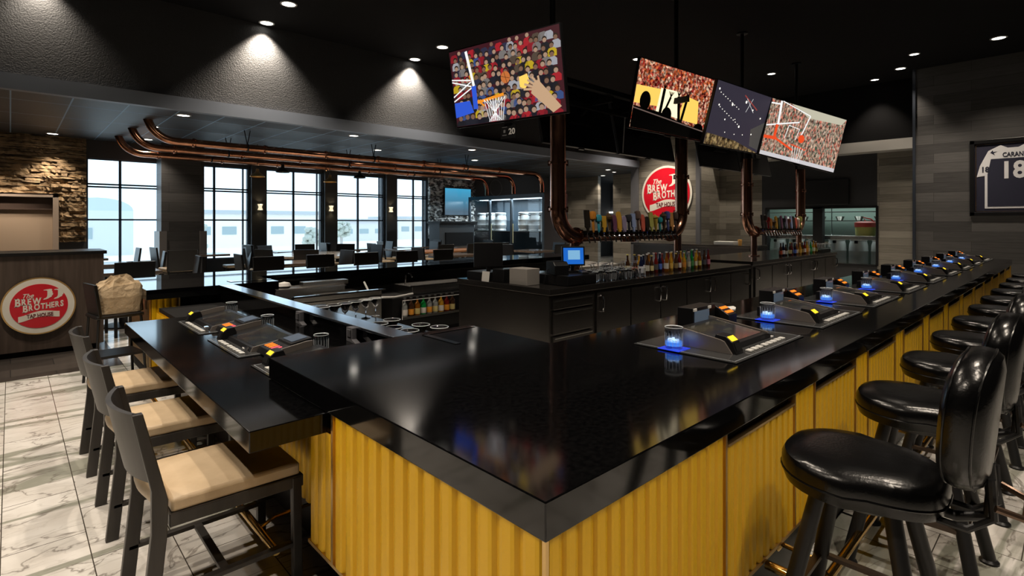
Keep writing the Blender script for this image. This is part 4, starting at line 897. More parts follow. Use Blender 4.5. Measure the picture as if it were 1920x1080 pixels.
for a, b_ in (((0, .37), (.19, .42)), ((0, .40), (.19, .50)), ((0, .60), (.19, .44)), ((0, .66), (.19, .52))): line(a, b_, .014, SW, 'picture_brace', .004)
poly([(.19, .50), (.235, .50), (.235, .80), (.19, .80)], SBL, 'picture_pad', .003); poly([(0, .68), (.16, .68), (.19, .84), (0, .88)], SBL, 'picture_board', .002)
line((.235, .72), (.49, .67), .030, SOR, 'picture_rim', .003); line((.24, .69), (.30, .78), .02, SOR, 'picture_rim', .003)
n_ = [(.30 + .2 * q / 7, .32 + .12 * q / 7) for q in range(8)]
for a, b_ in n_: line((a, .70), (b_ + .02, .99), .006, SW, 'picture_net', .004); line((a, .70), (.46 - (b_ - .32) - .01, .99), .006, SW, 'picture_net', .004)
ball = [(.52 + .042 * math.cos(k * PI / 10), .47 + .042 * 1.777 * math.sin(k * PI / 10)) for k in range(20)]
poly(ball, emis('screen ball', (.55, .16, .04), 1), 'picture_ball', .003)
line((.482, .45), (.558, .49), .004, BLK, 'picture_ball_seam', .004); line((.51, .40), (.53, .54), .004, BLK, 'picture_ball_seam', .004)
poly([(.76, .60), (.80, .58), (.83, .64), (.97, .93), (.90, .99), (.78, .80), (.73, .72)], SKN, 'picture_arm', .003)
for q, (a, b_) in enumerate(((.67, .66), (.68, .60), (.71, .555), (.75, .53), (.80, .53))): line((.76 + .012 * q, .68 - .015 * q), (a, b_), .022, SKN, 'picture_finger', .004); poly([(.64, .50), (.71, .48), (.73, .58), (.68, .66), (.64, .62)], SYE, 'picture_shirt', .0030)
cardt = thing('team_card', 'small black card reading 20 hanging under the basketball television', 'card', (3.745, 4.05, 2.315), math.radians(-81.4))
MB().box(-.10, .10, -.004, .004, -.07, .07).build('card_board', BLACKMATT, cardt); MB().box(-.05, .05, -.002, .002, .07, .19).build('hanging_strap', BLACKMATT, cardt)
v, f = text_mb('20', .085, .001, .002); MB().at((.05, -.006, -.005), 0, PI / 2).add(v, f).build('numerals', PAPER, cardt, fix=False)
MB().box(-.075, -.02, -.0055, -.004, -.04, -.03).box(-.06, -.035, -.0055, -.004, -.01, .02).box(-.08, -.01, -.0055, -.004, .045, .05).build('small_print', mat('grey print', (.2, .2, .2)), cardt)
crowd2 = rnd_crowd('red sparkling crowd picture', [(.25, .01, .01), (.75, .30, .18), (.04, .0, .0), (.55, .05, .03), (.85, .60, .40), (.10, .01, .01), (.6, .12, .03)], 34, 1.1, .1)
t, poly, line, P, w_, h = tv((6.059, 3.491, 2.883), -98.9, 10.9, -2.0, .8, 'television showing cheering fans with raised arms in silhouette')
tv_pic(crowd2)
poly([(0, .38), (.30, .36), (.30, .62), (0, .64)], SYE, 'picture_light', .002); poly([(.30, .34), (.55, .33), (.60, .74), (.28, .70)], emis('screen cream', (1, .85, .55), 1.3), 'picture_light', .002)
poly([(.62, .36), (.82, .40), (.86, .76), (.58, .74)], SYE, 'picture_light', .002)
poly([(0, .68), (.35, .70), (.60, .78), (1, .84), (1, 1), (0, 1)], BLK, 'picture_stand', .003)
for cx_, cy_, rx, ry in ((.13, .58, .065, .14), (.42, .72, .065, .12), (.88, .84, .07, .10)): poly([(cx_ + rx * math.cos(k * PI / 9), cy_ + ry * math.sin(k * PI / 9)) for k in range(18)], BLK, 'picture_head', .004)
for a, b_, c_ in (((.33, .80), (.345, .34), .05), ((.37, .75), (.44, .44), .035), ((.60, .82), (.54, .40), .05), ((.62, .80), (.66, .38), .045)):
    line(a, b_, c_, BLK, 'picture_arm', .004)
    for q in range(4): line(b_, (b_[0] - .03 + .02 * q, b_[1] - .08), .012, BLK, 'picture_finger', .004)
line((0, .71), (1, .86), .014, emis('screen grey brown', (.20, .14, .12), .7), 'picture_railing', .005)
arena = mat('dim arena picture', (0, 0, 0), .3, emit=(.035, .03, .045), es=1)
t, poly, line, P, w_, h = tv((7.188, 3.175, 2.774), -94.1, 14.8, -.6, .8, 'television showing a dim arena with small ceiling lights')
tv_pic(arena)
poly([(0, .82), (.5, .86), (1, 1), (0, 1)], rnd_crowd('gold court picture', [(.25, .16, .06), (.10, .06, .03), (.40, .28, .12)], 20, .8, .6), 'picture_court', .002)
STAR = emis('screen lamp', (1, .95, .8), 2.0)
for k, (a, b_, r_) in enumerate(((.05, .12, .016), (.32, .30, .02), (.10, .36, .014), (.55, .20, .022), (.70, .30, .014), (.25, .56, .012), (.52, .62, .018), (.88, .40, .014), (.42, .52, .008), (.30, .76, .008), (.47, .76, .008), (.62, .74, .008), (.78, .70, .012))):
    poly([(a + r_ * .6 * math.cos(q * PI / 4), b_ + r_ * 1.1 * math.sin(q * PI / 4)) for q in range(8)], STAR, 'picture_lamp', .004)
for k in range(9): a = .08 + k * .045; b_ = .16 + k * .022; poly([(a, b_), (a + .008, b_), (a + .008, b_ + .014), (a, b_ + .014)], STAR, 'picture_lamp', .004)
for k in range(9): a = .12 + k * .045; b_ = .38 + k * .025; poly([(a, b_), (a + .008, b_), (a + .008, b_ + .014), (a, b_ + .014)], STAR, 'picture_lamp', .004)
line((.50, .10), (.78, .28), .016, emis('screen dull red', (.30, .05, .04), 1), 'picture_hoop', .003); line((.55, .14), (.72, .34), .005, SW, 'picture_net', .003); line((.66, .12), (.58, .36), .005, SW, 'picture_net', .003)
poly([(.75, .62), (1, .44), (1, .95), (.80, .90)], emis('screen dim stand', (.07, .065, .06), 1), 'picture_stand', .001)
crowd4 = rnd_crowd('red and green crowd picture', [(.55, .12, .08), (.60, .42, .30), (.06, .16, .10), (.75, .20, .14), (.50, .46, .36), (.12, .10, .07), (.70, .50, .36)], 30, 1.05, .4, (1.5, 1, .8))
t, poly, line, P, w_, h = tv((8.515, 2.803, 2.645), -116, 8.3, -9.4, .8, 'rightmost television showing an orange hoop before a red crowd')
tv_pic(crowd4)
poly([(0, .93), (1, .93), (1, 1), (0, 1)], emis('screen pale floor', (.62, .60, .62), 1), 'picture_floor', .002)
poly([(.25, 0), (1, 0), (.95, .12), (.5, .16)], emis('screen haze', (.55, .52, .40), 1), 'picture_haze', .001)
for a, b_, c_ in (((.12, .0), (.14, .42), .035), ((0, .08), (.12, .06), .02), ((0, .48), (.40, .28), .02), ((.14, 0), (.52, .12), .014), ((.52, .12), (.46, .50), .02), ((.28, .38), (.42, .40), .010), ((.28, .38), (.26, .62), .010), ((.42, .40), (.40, .60), .010)): line(a, b_, c_, SW, 'picture_backboard', .003)
line((.13, .42), (.13, .68), .045, SRD, 'picture_post', .004); line((0, .68), (.16, .66), .045, SRD, 'picture_post', .004); line((.14, .66), (.40, .80), .030, SRD, 'picture_rim', .004); line((.36, .70), (.55, .74), .016, SRD, 'picture_rim', .005)
for q in range(5): line((.38 + .035 * q, .72), (.42 + .02 * q, .98), .007, SW, 'picture_net', .006); line((.52 - .035 * q, .72), (.50 - .02 * q, .98), .007, SW, 'picture_net', .006)
poly([(.47 + .04 * math.cos(k * PI / 8), .56 + .075 * math.sin(k * PI / 8)) for k in range(16)], SRD, 'picture_ball', .006)
# televisions facing the other side, seen from behind, and their ceiling poles
for k, (x, l) in enumerate(((5.4, 'black back of a television above the near taps, left of the pair'), (6.95, 'black back of a television above the near taps, right of the pair'), (9.3, 'black back of a television above the far taps, left'), (10.8, 'black back of a television above the far taps, right'))):
    tv((x, 4.55, 2.75), 90, 12, 0, .82, l, grp='televisions facing the dining side')[0]
for k, (x, y, z, l) in enumerate(((4.32, 3.96, 2.6, 'pole over the left pipe of the near taps'), (6.92, 3.96, 2.6, 'pole over the right pipe of the near taps'), (9.08, 3.96, 2.4, 'pole over the left pipe of the far taps'), (11.6, 3.96, 2.4, 'pole over the right pipe of the far taps'))):
    t = thing('ceiling_pole', 'black ' + l, 'pole', (x, y, z)); MB().tube([(0, 0, 0), (0, 0, ZH - z)], .03, 10).build('tube', BLACK, t, smooth=True); MB().lathe([(.09, -.02), (.09, 0)], 16, (0, 0, ZH - z)).build('ceiling_plate', BLACK, t)
t = thing('hanging_gantry', 'black hanging steel frame carrying the televisions over the taps', 'frame', (0, 0, 0))
MB().box(4.2, 11.7, 3.93, 4.01, 2.94, 3.0).box(4.2, 11.7, 4.27, 4.33, 2.82, 2.88).build('beam', BLACKMATT, t)
for x in (5.4, 6.06, 6.95, 7.19, 8.5, 9.3, 10.8): MB().box(x - .02, x + .02, 3.3 if x in (6.06, 7.19) else 3.95, 4.40, 2.86, 2.93).build('arm', BLACKMATT, t)
tag(MB().tube([(6.16, 4.30, 2.84), (6.28, 4.42, 2.36)], .008, 6).build('hanging_cable', mat('grey cable', (.5, .5, .5), .5)), 'short pale cable hanging between the left televisions', 'cable')
tag(MB().box(14.90, 14.99, 3.9, 5.1, 1.83, 2.45).build('television', HOUSING, bevel=.006), 'switched-off dark television on the wall above the kitchen window', 'television')

# ================================================================ SIGNS
def logo(loc, rot, R, lab, border=True, name='round_sign'):
    t = thing(name, lab, 'sign', loc); t.rotation_euler = rot
    # local x right, y up, z toward viewer
    MB().lathe([(0, 0), (R, 0), (R, .02), (0, .02)], 64).build('disc', GOLDTRIM if border else CREAM, t)
    if border: MB().lathe([(0, .02), (R * .955, .02), (R * .955, .024), (0, .024)], 64).build('white_ring', CREAM, t)
    rr = R * (.77 if border else .92)
    MB().lathe([(0, .024), (rr, .024), (rr, .028), (0, .028)], 64).build('red_field', REDSIGN, t)
    z = .0285; s = rr
    def txt(s_, size, x, y, m_, nm, off=0, shear=0, sx=1, rz=0):
        v, f = text_mb(s_, size, .0012, off, shear, sx); return MB().at((x, y, z + .001), rz).add(v, f).build(nm, m_, t, fix=False)
    txt('The', s * .27, -.42 * s, .48 * s, CREAM, 'lettering', .004 * s, .45, .95, .05)
    def serif_word(word, size, xa, xb, y, dy, off):       # slab serif letters spread over xa..xb
        gl_ = []; tot = 0
        for k, ch in enumerate(word):
            sz = size * (1.25 if k == 0 else 1); v, f = text_mb(ch, sz, .0012, off * sz, 0, 1)
            x0 = min(p[0] for p in v); x1 = max(p[0] for p in v); gl_.append((ch, sz, v, f, x0, x1)); tot += (x1 - x0) + size * .10
        q = (xb - xa) / (tot - size * .10); cx_ = xa; m = MB()
        for k, (ch, sz, v, f, x0, x1) in enumerate(gl_):
            y0 = min(p[1] for p in v); y1 = max(p[1] for p in v); ybase = y + dy * (cx_ - xa) - (size * .10 if k == 0 else 0) - y0
            M2 = Matrix.Translation((cx_ - x0 * q, ybase, z + .001)) @ Matrix.Diagonal((q, 1, 1, 1)); m.M = M2; m.add(v, f)
            sh = sz * .06; ov = sz * .06; st = sz * .15
            legs = {'B': [(x0, 1, 1)], 'R': [(x0, 1, 1), (x1 - st * 1.1, 1, 0)], 'E': [(x0, 1, 1)], 'T': [((x0 + x1 - st) / 2, 1, 0)], 'H': [(x0, 1, 1), (x1 - st, 1, 1)], 'W': [(x0, 0, 1), (x1 - st, 0, 1)]}.get(ch, [])
            for lx, bt, tp in legs:
                if bt: m.box(lx - ov, lx + st + ov, y0, y0 + sh, -.0012, .0012)
                if tp: m.box(lx - ov, lx + st + ov, y1 - sh, y1, -.0012, .0012)
            cx_ += (x1 - x0 + size * .10) * q
        m.at().build('lettering', CREAM, t, fix=False)
    serif_word('BREW', s * .40, -.82 * s, .06 * s, .06 * s, .03, .038)
    serif_word('BROTHERS', s * .37, -.56 * s, .84 * s, -.22 * s, .10, .036)
    # two facing-right profiles
    prof = [(-.03, 0), (.01, .06), (.07, .09), (.11, .15), (.12, .24), (.12, .43), (.07, .455), (-.01, .46), (-.01, .49), (.20, .52), (.27, .51), (.29, .47), (.27, .43), (.31, .37), (.29, .34), (.33, .28), (.31, .26), (.32, .22), (.28, .20), (.27, .13), (.20, .09), (.14, .04), (.06, .01)]
    prof_ = [(0, 0), (.05, .03), (.09, .06), (.12, .13), (.10, .20), (.05, .24), (.03, .30), (.02, .40), (-.02, .46), (-.06, .50), (.10, .52), (.22, .53), (.27, .50), (.26, .46), (.29, .40), (.34, .34), (.31, .32), (.32, .27), (.29, .25), (.30, .19), (.26, .15), (.20, .14), (.20, .08), (.26, .04), (.20, 0)]
    for dx in (.13, .50): MB().prism([((dx + .02 + a) * s, (.27 + b_ * .92) * s) for a, b_ in prof], z, z + .002).build('profile_silhouette', CREAM, t)
    n = 16; up_ = []; lo_ = []
    for k in range(n + 1):
        u = k / n; x = (-.72 + 1.42 * u) * s; y = (-.36 + .10 * math.sin((u - .25) * 2 * PI * .9) * .7 + .12 * u) * s; up_.append((x, y)); lo_.append((x, y - .26 * s))
    MB().prism(up_ + lo_[::-1], z, z + .002).build('ribbon', CREAM, t)
    txt('TAP HOUSE', s * .24, .02 * s, -.435 * s, mat('dark red lettering', (.12, .015, .02), .4), 'lettering', .008 * s, 0, .72, .05).location.z = .002
    return t
logo((.218, 7.348, .521), (PI / 2, 0, 0), .292, 'round red and cream brewery sign with gold rim on the host stand')
logo((13.69, 8.14, 2.21), (PI / 2, 0, -PI / 2), .80, 'large round red and white brewery sign on the planked wall past the taps', False)
# host stand
t = thing('host_stand', 'wide walnut host stand carrying the round red sign', 'host stand', (0, 0, 0))
MB().box(-2.4, .75, 7.37, 7.95, .06, 1.035).build('stand_body', STAND, t, bevel=.004); MB().box(-2.43, .775, 7.34, 7.98, 1.035, 1.07).build('stand_top', BLACK, t, bevel=.003); MB().box(-2.35, .70, 7.42, 7.9, 0, .06).build('plinth', BLACKMATT, t)
# framed jersey
t = thing('framed_jersey', 'white and navy number 18 football jersey in a black frame', 'framed jersey', (13.9, 1.526, 1.51)); t.rotation_euler = (PI / 2, 0, -PI / 2)
JW, JH = 1.25, 1.48
fr = MB()
for a in ((0, JW, 0, .07), (0, JW, JH - .07, JH), (0, .07, 0, JH), (JW - .07, JW, 0, JH)): fr.box(a[0], a[1], a[2], a[3], 0, .06)
fr.build('frame', BLACK, t, bevel=.004)
MB().box(.05, JW - .05, .05, JH - .05, .005, .012).build('backing', mat('navy mat board', (.012, .012, .03), .6), t)
gl = MB()
for a in ((.085, JW - .085, .085, .092), (.085, JW - .085, JH - .092, JH - .085), (.085, .092, .085, JH - .085), (JW - .092, JW - .085, .085, JH - .085)): gl.box(*a, .02, .026)
gl.build('gold_fillet', GOLDTRIM, t)
JWH = mat('jersey white cloth', (.62, .62, .64), .8); JNV = mat('jersey navy cloth', (.010, .011, .028), .8)
def J(px, py): return (px, py)
MB().prism([(.22, .14), (1.03, .14), (1.03, .78), (1.15, .76), (1.10, .98), (.98, 1.26), (.80, 1.36), (.70, 1.30), (.55, 1.30), (.45, 1.36), (.27, 1.26), (.15, .98), (.10, .76), (.22, .78)], .013, .022).build('white_jersey', JWH, t, bevel=.004)
MB().prism([(.26, .18), (.99, .18), (.99, .80), (.94, 1.10), (.31, 1.10), (.26, .80)], .022, .027).build('navy_body', JNV, t)
def jt(s_, size, x, y, m_, off, nm, sx=1): v, f = text_mb(s_, size, .001, off, 0, sx); MB().at((x, y, .029)).add(v, f).build(nm, m_, t, fix=False)
jt('CARANO', .12, .66, 1.165, JNV, .003, 'name_lettering', .72); jt('18', .44, .625, .86, JWH, .014, 'numerals', .85); jt('18', .14, .225, .90, JNV, .004, 'sleeve_numerals', .9); jt('18', .14, 1.03, .90, JNV, .004, 'sleeve_numerals', .9)
MB().prism([(.30, 1.22), (.335, 1.27), (.345, 1.235), (.40, 1.24), (.35, 1.21), (.37, 1.17), (.33, 1.20)], .022, .026).build('shoulder_mark', JNV, t)

# ================================================================ BAR EQUIPMENT IN THE WELL
e = thing('underbar_sink', 'brushed steel underbar ice bin and sink unit in front of the far counter', 'sink unit', (0, 0, 0))
MB().box(1.95, 2.88, 5.10, 5.16, .12, .66).box(1.95, 2.88, 5.16, 5.80, .12, .60).build('sink_body', STEEL, e, bevel=.004)
MB().box(1.95, 2.92, 5.08, 5.12, .655, .672).box(1.95, 2.70, 5.55, 5.60, .68, .695).build('rolled_edge', CHROME, e)
MB().box(1.95, 2.88, 5.10, 5.80, .60, .61).build('deck', DKSTEEL, e); MB().box(1.95, 2.70, 5.58, 5.80, .60, .70).build('back_ledge', STEEL, e, bevel=.003)
MB().box(2.25, 2.75, 5.60, 5.72, .70, .745).build('steel_cover', STEEL, e, bevel=.006); MB().box(2.30, 2.80, 5.20, 5.50, .611, .63).build('sliding_lid', STEEL, e, bevel=.003)
for x in (2.04, 2.14): MB().tube([(x, 5.3, .61), (x, 5.3, .64)], .012, 8).build('tap_knob', CHROME, e)
for x in (2.0, 2.8):
    for y in (5.2, 5.7): MB().tube([(x, y, 0), (x, y, .13)], .015, 8).build('leg', CHROME, e)
tag(MB().lathe([(0, 0), (.05, .0), (.07, .02), (.055, .05), (0, .065)], 14, (2.07, 5.66, .70)).build('folded_cloth', WHITE, smooth=True), 'crumpled white cloth on the steel ledge below the far counter', 'cloth')
e = thing('drainboard', 'dark steel drainboard behind the black partition holding stemmed glasses', 'drainboard', (0, 0, 0))
MB().box(1.52, 2.10, 2.42, 4.75, .60, .63).build('drain_top', DKSTEEL, e, bevel=.003); MB().box(1.54, 2.06, 2.45, 4.7, .1, .60).build('drain_body', BLACKMATT, e); MB().box(1.56, 2.0, 2.5, 4.6, 0, .1).build('plinth', BLACKMATT, e)
mg = make_wine(.145, .030, True, 'martini_glass'); mg.children[0].data = MB().lathe([(.034, 0), (.034, .003), (.004, .010), (.0035, .08), (.052, .143), (.052, .146), (.049, .145), (0, .085)], 20).build('x', GLASS2, smooth=True).data
for o in [o for o in bpy.data.objects if o.name.startswith('x')]: bpy.data.objects.remove(o)
MB().lathe([(.0505, .1445), (.0525, .1465), (.0535, .1445)], 24, cap=False).build('rim', MC['glass rim with painted sparkle'], mg, smooth=True)  # bowl edge ring in the painted sparkle colour
for k, (x, y) in enumerate(((1.60, 2.86), (1.60, 2.70), (1.62, 2.56), (1.76, 2.66), (1.80, 2.53), (1.72, 2.92))):
    l = '%s martini glass standing behind the partition counting from the left' % ORD[k]
    if k == 0: mg.location = (x, y, .63); mg['label'] = l; mg['group'] = 'martini glasses behind the partition'
    else: dup(mg, (x, y, .63), 0, l)
wg = dup(mg, (1.62, 3.70, .63), 0, 'first coupe glass in the row by the steel sink'); wg['group'] = 'coupe glasses in a row near the sink'
for k in range(1, 6): dup(wg, (1.62 + .10 * k, 3.70 + .03 * k, .63), 0, '%s coupe glass in the row by the steel sink' % ORD[k])
e = thing('speed_rail', 'steel bottle rack hung below the far counter, full of liquor bottles', 'bottle rack', (0, 0, 0))
MB().box(3.25, 4.4, 5.28, 5.42, .262, .27).box(3.25, 4.4, 5.28, 5.285, .262, .30).build('shelf', STEEL, e); MB().tube([(3.25, 5.29, .49), (4.4, 5.29, .49)], .008, 8).tube([(3.25, 5.29, .27), (3.25, 5.29, .49)], .006, 6).tube([(4.4, 5.29, .27), (4.4, 5.29, .49)], .006, 6).build('rail', CHROME, e)
MB().box(3.2, 4.5, 5.42, 6.0, .1, .50).build('cabinet_body', BLACK, e); MB().box(3.2, 4.5, 5.44, 5.95, 0, .1).build('plinth', BLACKMATT, e)
LS = [('clear round', CLR), ('dark', BRN), ('amber squat', AM), ('green', GRN), ('frosted white', CLR), ('pale', CLR), ('gold', GD), ('dark red', REDB), ('black', BRN)]
for k, (nm, g) in enumerate(LS):
    b_ = make_bottle(.235, .034, g, ((.7, .65, .6), (.75, .3, .03), (.6, .5, .2))[k % 3], (.05, .05, .05), 'liq', '%s liquor bottle in the speed rail, %s from the left' % (nm, ORD[k]), 'liquor bottles in the speed rail'); b_.location = (3.32 + k * .085, 5.35, .27)
e = thing('hand_sink', 'steel hand sink with raised edges right of the white hose', 'sink', (0, 0, 0))
MB().box(3.55, 4.5, 5.55, 6.02, .50, .60).build('basin', STEEL, e, bevel=.004); MB().box(3.53, 4.52, 5.53, 5.56, .595, .61).build('rolled_edge', CHROME, e)
MB().tube([(3.7, 5.95, .6), (3.7, 5.95, .70), (3.7, 5.90, .725), (3.7, 5.82, .72), (3.7, 5.79, .69)], .010, 8).build('faucet', CHROME, e, smooth=True)
tag(MB().tube([(3.02, 5.75, .68), (3.0, 5.6, .58), (3.08, 5.5, .52), (3.25, 5.46, .51), (3.5, 5.46, .53)], .012, 8).build('white_hose', WHITE, smooth=True), 'white curved hose hanging below the far counter', 'hose')
tag(MB().lathe([(.13, 0), (.14, .02), (.14, .48), (.12, .50)], 20, (2.99, 5.92, 0)).build('dark_canister', DKSTEEL, smooth=True), 'tall dark metal canister between the sink unit and the speed rail', 'canister')

# ================================================================ DINING ROOM
def make_dchair(seatz=.46, topz=.90, nm='dining_chair'):
    t = thing(nm, '', 'chair', (0, 0, 0))
    MB().box(-.21, .21, .0, .42, seatz - .03, seatz + .03).build('seat', TAN, t, bevel=.02)
    MB().prism([(-.01, seatz), (-.07, topz), (-.10, topz), (-.05, seatz - .02)], -.21, .21, 'x').build('backrest', BLACK, t, bevel=.006)
    for sx in (-1, 1):
        MB().bar((.19 * sx, .39, seatz - .02), (.19 * sx, .40, 0), .03).build('leg', BLACK, t); MB().bar((.19 * sx, -.03, seatz), (.19 * sx, -.06, 0), .03).build('leg', BLACK, t)
    MB().box(-.2, .2, .01, .41, seatz - .06, seatz - .03).build('seat_frame', BLACK, t)
    return t
def make_table(wx, wy, m_, z=.74, round_=False):
    t = thing('dining_table', '', 'table', (0, 0, 0))
    if round_: MB().lathe([(0, z - .045), (wx / 2 - .01, z - .045), (wx / 2, z - .03), (wx / 2, z - .005), (wx / 2 - .005, z), (0, z)], 40).build('table_top', m_, t, smooth=True)
    else: MB().box(-wx / 2, wx / 2, -wy / 2, wy / 2, z - .04, z).build('table_top', m_, t, bevel=.004)
    MB().lathe([(.05, .03), (.05, z - .05)], 12).build('pedestal', IRON, t, smooth=True); MB().lathe([(min(wx, wy) * .33, 0), (min(wx, wy) * .33, .02), (.06, .04)], 20).build('base', IRON, t, smooth=True)
    return t
dc = make_dchair(); tb = make_table(.76, .76, TABLE); used = [False, False]; big = make_table(1.9, 1.9, PALETABLE, .75, True); big.location = (4.55, 10.5, 0)
big['label'] = 'large round pale table reflecting the windows in the middle of the dining room'
def put_chair(x, y, rz, l, g='black chairs around the dining tables'):
    if not used[0]: used[0] = True; c = dc; c.location = (x, y, 0); c.rotation_euler = (0, 0, rz); c['label'] = l
    else: c = dup(dc, (x, y, 0), rz, l)
    c['group'] = g
def put_table(x, y, l):
    if not used[1]: used[1] = True; c = tb; c.location = (x, y, 0); c['label'] = l
    else: c = dup(tb, (x, y, 0), 0, l)
    c['group'] = 'square dark dining tables'
rows = [(12.3, [.9, 2.9, 4.6, 6.3, 7.8], 'by the windows'), (11.3, [7.0, 8.8], 'before the window row'), (8.75, [1.1, 3.4, 6.6, 8.9], 'nearest the far bar'), (10.5, [1.0], 'by the stone wall')]
for y, xs_, wh in rows:
    for k, x in enumerate(xs_):
        put_table(x, y, '%s square dark table from the left %s' % (ORD[k], wh))
        for dx, dy, rz, sd in ((-.80, 0, -PI / 2, 'left'), (.80, 0, PI / 2, 'right')) if y != 8.75 else ((-.80, 0, -PI / 2, 'left'), (.80, 0, PI / 2, 'right'), (0, -.80, 0, 'near')):
            put_chair(x + dx, y + dy, rz + random.uniform(-.12, .12), 'black chair, %s side of %s table %s' % (sd, ORD[k], wh))
for k, a in enumerate((-2.75, -2.15, .1, .75, 1.4, 2.1, 2.8)):
    put_chair(4.55 + 1.28 * math.cos(a), 10.5 + 1.28 * math.sin(a), a + PI / 2, '%s black chair around the large round pale table' % ORD[k], 'chairs around the round table')
# counter height chair in front of the pillar, tan seat
c = make_dchair(.62, .94, 'counter_chair'); c.location = (2.0, 9.90, 0); c.rotation_euler = (0, 0, .1); c['label'] = 'tan seated tall black chair in front of the planked pillar'
# chairs along the far bar
bc = make_dchair(.50, .90, 'counter_chair'); G = 'tall chairs behind the far bar'
for k in range(5):
    l = '%s tall black chair drawn up behind the far bar, from the left' % ORD[k]; loc = (2.65 + k * .75, 7.75, 0)
    if k == 0: bc.location = loc; bc.rotation_euler = (0, 0, PI); bc['label'] = l; bc['group'] = G
    else: dup(bc, loc, PI, l)
for o in bpy.data.objects:
    if o.name.startswith('counter_chair') and o.get('group') == G: o.location.z = 0
# orange wood table with lit candles
t = make_table(2.4, .8, TEAK); t.location = (7.75, 10.2, 0); t['label'] = 'long orange wood table left of the keg cooler'
for k, (x, y) in enumerate(((7.35, 10.2), (8.2, 10.15))):
    c = thing('candle_glass', '%s glowing candle glass on the long orange wood table' % ('left', 'right')[k], 'candle', (x, y, .74), 0, 'candles on the orange wood table')
    MB().lathe([(.03, 0), (.035, .09), (.032, .09), (.027, .005)], 14).build('holder', GLASSW, c, smooth=True); MB().lathe([(0, .004), (.024, .004), (.024, .06), (0, .075)], 10).build('flame_glow', emis('candle glow', (1, .9, .75), 6), c, smooth=True)
for k, x in enumerate((6.95, 7.75, 8.6)): put_chair(x, 9.60, 0, '%s black chair at the near side of the orange wood table' % ORD[k], 'chairs at the orange wood table')
# bag stool by the far bar end
t = thing('bar_stool', 'black metal stool at the left end of the far bar with a bag on it', 'bar stool', (.66, 5.72, 0), .15)
MB().prism([(-.17, -.16), (.17, -.16), (.17, .16), (-.17, .16)], .57, .60).build('seat', BLACK, t, bevel=.01)
for sx in (-1, 1):
    for sy in (-1, 1): MB().tube([(.15 * sx, .14 * sy, .57), (.18 * sx, .17 * sy, 0)], .011, 8).build('leg', IRON, t)
MB().prism([(-.15, .57), (-.19, .86), (-.165, .86), (-.13, .60)], -.16, .16, 'y').build('backrest', BLACK, t, bevel=.004)
MB().box(-.165, .165, -.155, .155, .24, .262).build('footrest', IRON, t)
b_ = MB(); random.seed(9); n = 28; rings = [(0, .165, .11), (.004, .17, .115), (.07, .165, .115), (.14, .17, .12), (.20, .165, .11), (.235, .15, .10), (.255, .12, .07), (.29, .08, .05), (.31, .05, .03)]
v = []; f = []
for j, (z, rx, ry) in enumerate(rings):
    for k in range(n):
        a = 2 * PI * k / n; c1, s1 = math.cos(a), math.sin(a); w_ = 1 + (random.uniform(-.16, .16) if j > 4 else random.uniform(-.02, .02))
        v.append((rx * math.copysign(abs(c1) ** .55, c1) * w_, ry * math.copysign(abs(s1) ** .55, s1) * w_, z + (random.uniform(-.02, .02) if j > 4 else 0)))
for j in range(len(rings) - 1):
    for k in range(n): f.append((j * n + k, j * n + (k + 1) % n, (j + 1) * n + (k + 1) % n, (j + 1) * n + k))
f += [tuple(range(n))[::-1], tuple(range((len(rings) - 1) * n, len(rings) * n))]
o = b_.add(v, f).build('paper_bag', KRAFT); o.location = (.685, 5.72, .601); o.rotation_euler = (0, 0, .15); tag(o, 'crumpled brown paper bag on the black stool by the far bar end', 'bag')

# ================================================================ KEG COOLER AND NEIGHBOURS
FR = mat('slate blue cooler frame', (.05, .065, .08), .4)
k_ = thing('keg_cooler', 'tall glass-fronted keg cooler room that the copper pipes drop into', 'cooler', (0, 0, 0)); kx0, kx1, ya, yb, kz = 10.5, 11.45, 9.95, 13.2, 2.18
MB().box(kx0, kx1, ya, yb, kz - .10, kz).build('roof', FR, k_); MB().box(kx0, kx1, ya, yb, 0, .12).build('base', FR, k_)
MB().box(kx1 - .04, kx1, ya, yb, .12, kz - .10).build('rear_wall', mat('cooler back wall', (.05, .075, .10), .4), k_); MB().box(kx0, kx1, ya - .03, ya, 0, kz).build('side_wall', mat('dark cooler side', (.03, .032, .038), .5), k_)
for y in (9.98, 11.25, 12.2, 13.17): MB().box(kx0, kx0 + .06, y - .03, y + .03, .12, kz - .10).build('mullion', FR, k_)
for a, b_ in ((10.0, 11.22), (11.28, 12.17), (12.23, 13.14)):
    d_ = MB().box(kx0 + .025, kx0 + .033, a, b_, .14, kz - .12).build('glass_door', PANE, k_)
    MB().box(kx0 - .03, kx0 - .01, b_ - .10, b_ - .07, .8, 1.35).build('door_handle', mat('pale lit handle', (.6, .6, .4), .3), d_)
MB().box(kx0 + .06, kx1 - .05, ya + .05, yb - .05, 1.10, 1.13).build('keg_shelf', IRON, k_)
ll = bpy.data.lights.new('cooler_light', 'AREA'); ll.energy = 70; ll.size = .4; ll.size_y = 2.6; ll.shape = 'RECTANGLE'; ll.color = (.8, .93, 1); lo = bpy.data.objects.new('cooler_light', ll); COL.objects.link(lo); lo.location = (10.68, 11.6, 2.05); lo.parent = k_
MB().box(10.7, 11.0, 10.3, 12.9, 2.065, 2.08).build('light_tube', emis('cool tube', (.8, .93, 1), 1.5), k_)
KEGM = mat('brushed keg steel', (.72, .74, .74), .4, metal=.25)
kg = thing('beer_keg', '', 'keg', (0, 0, 0))
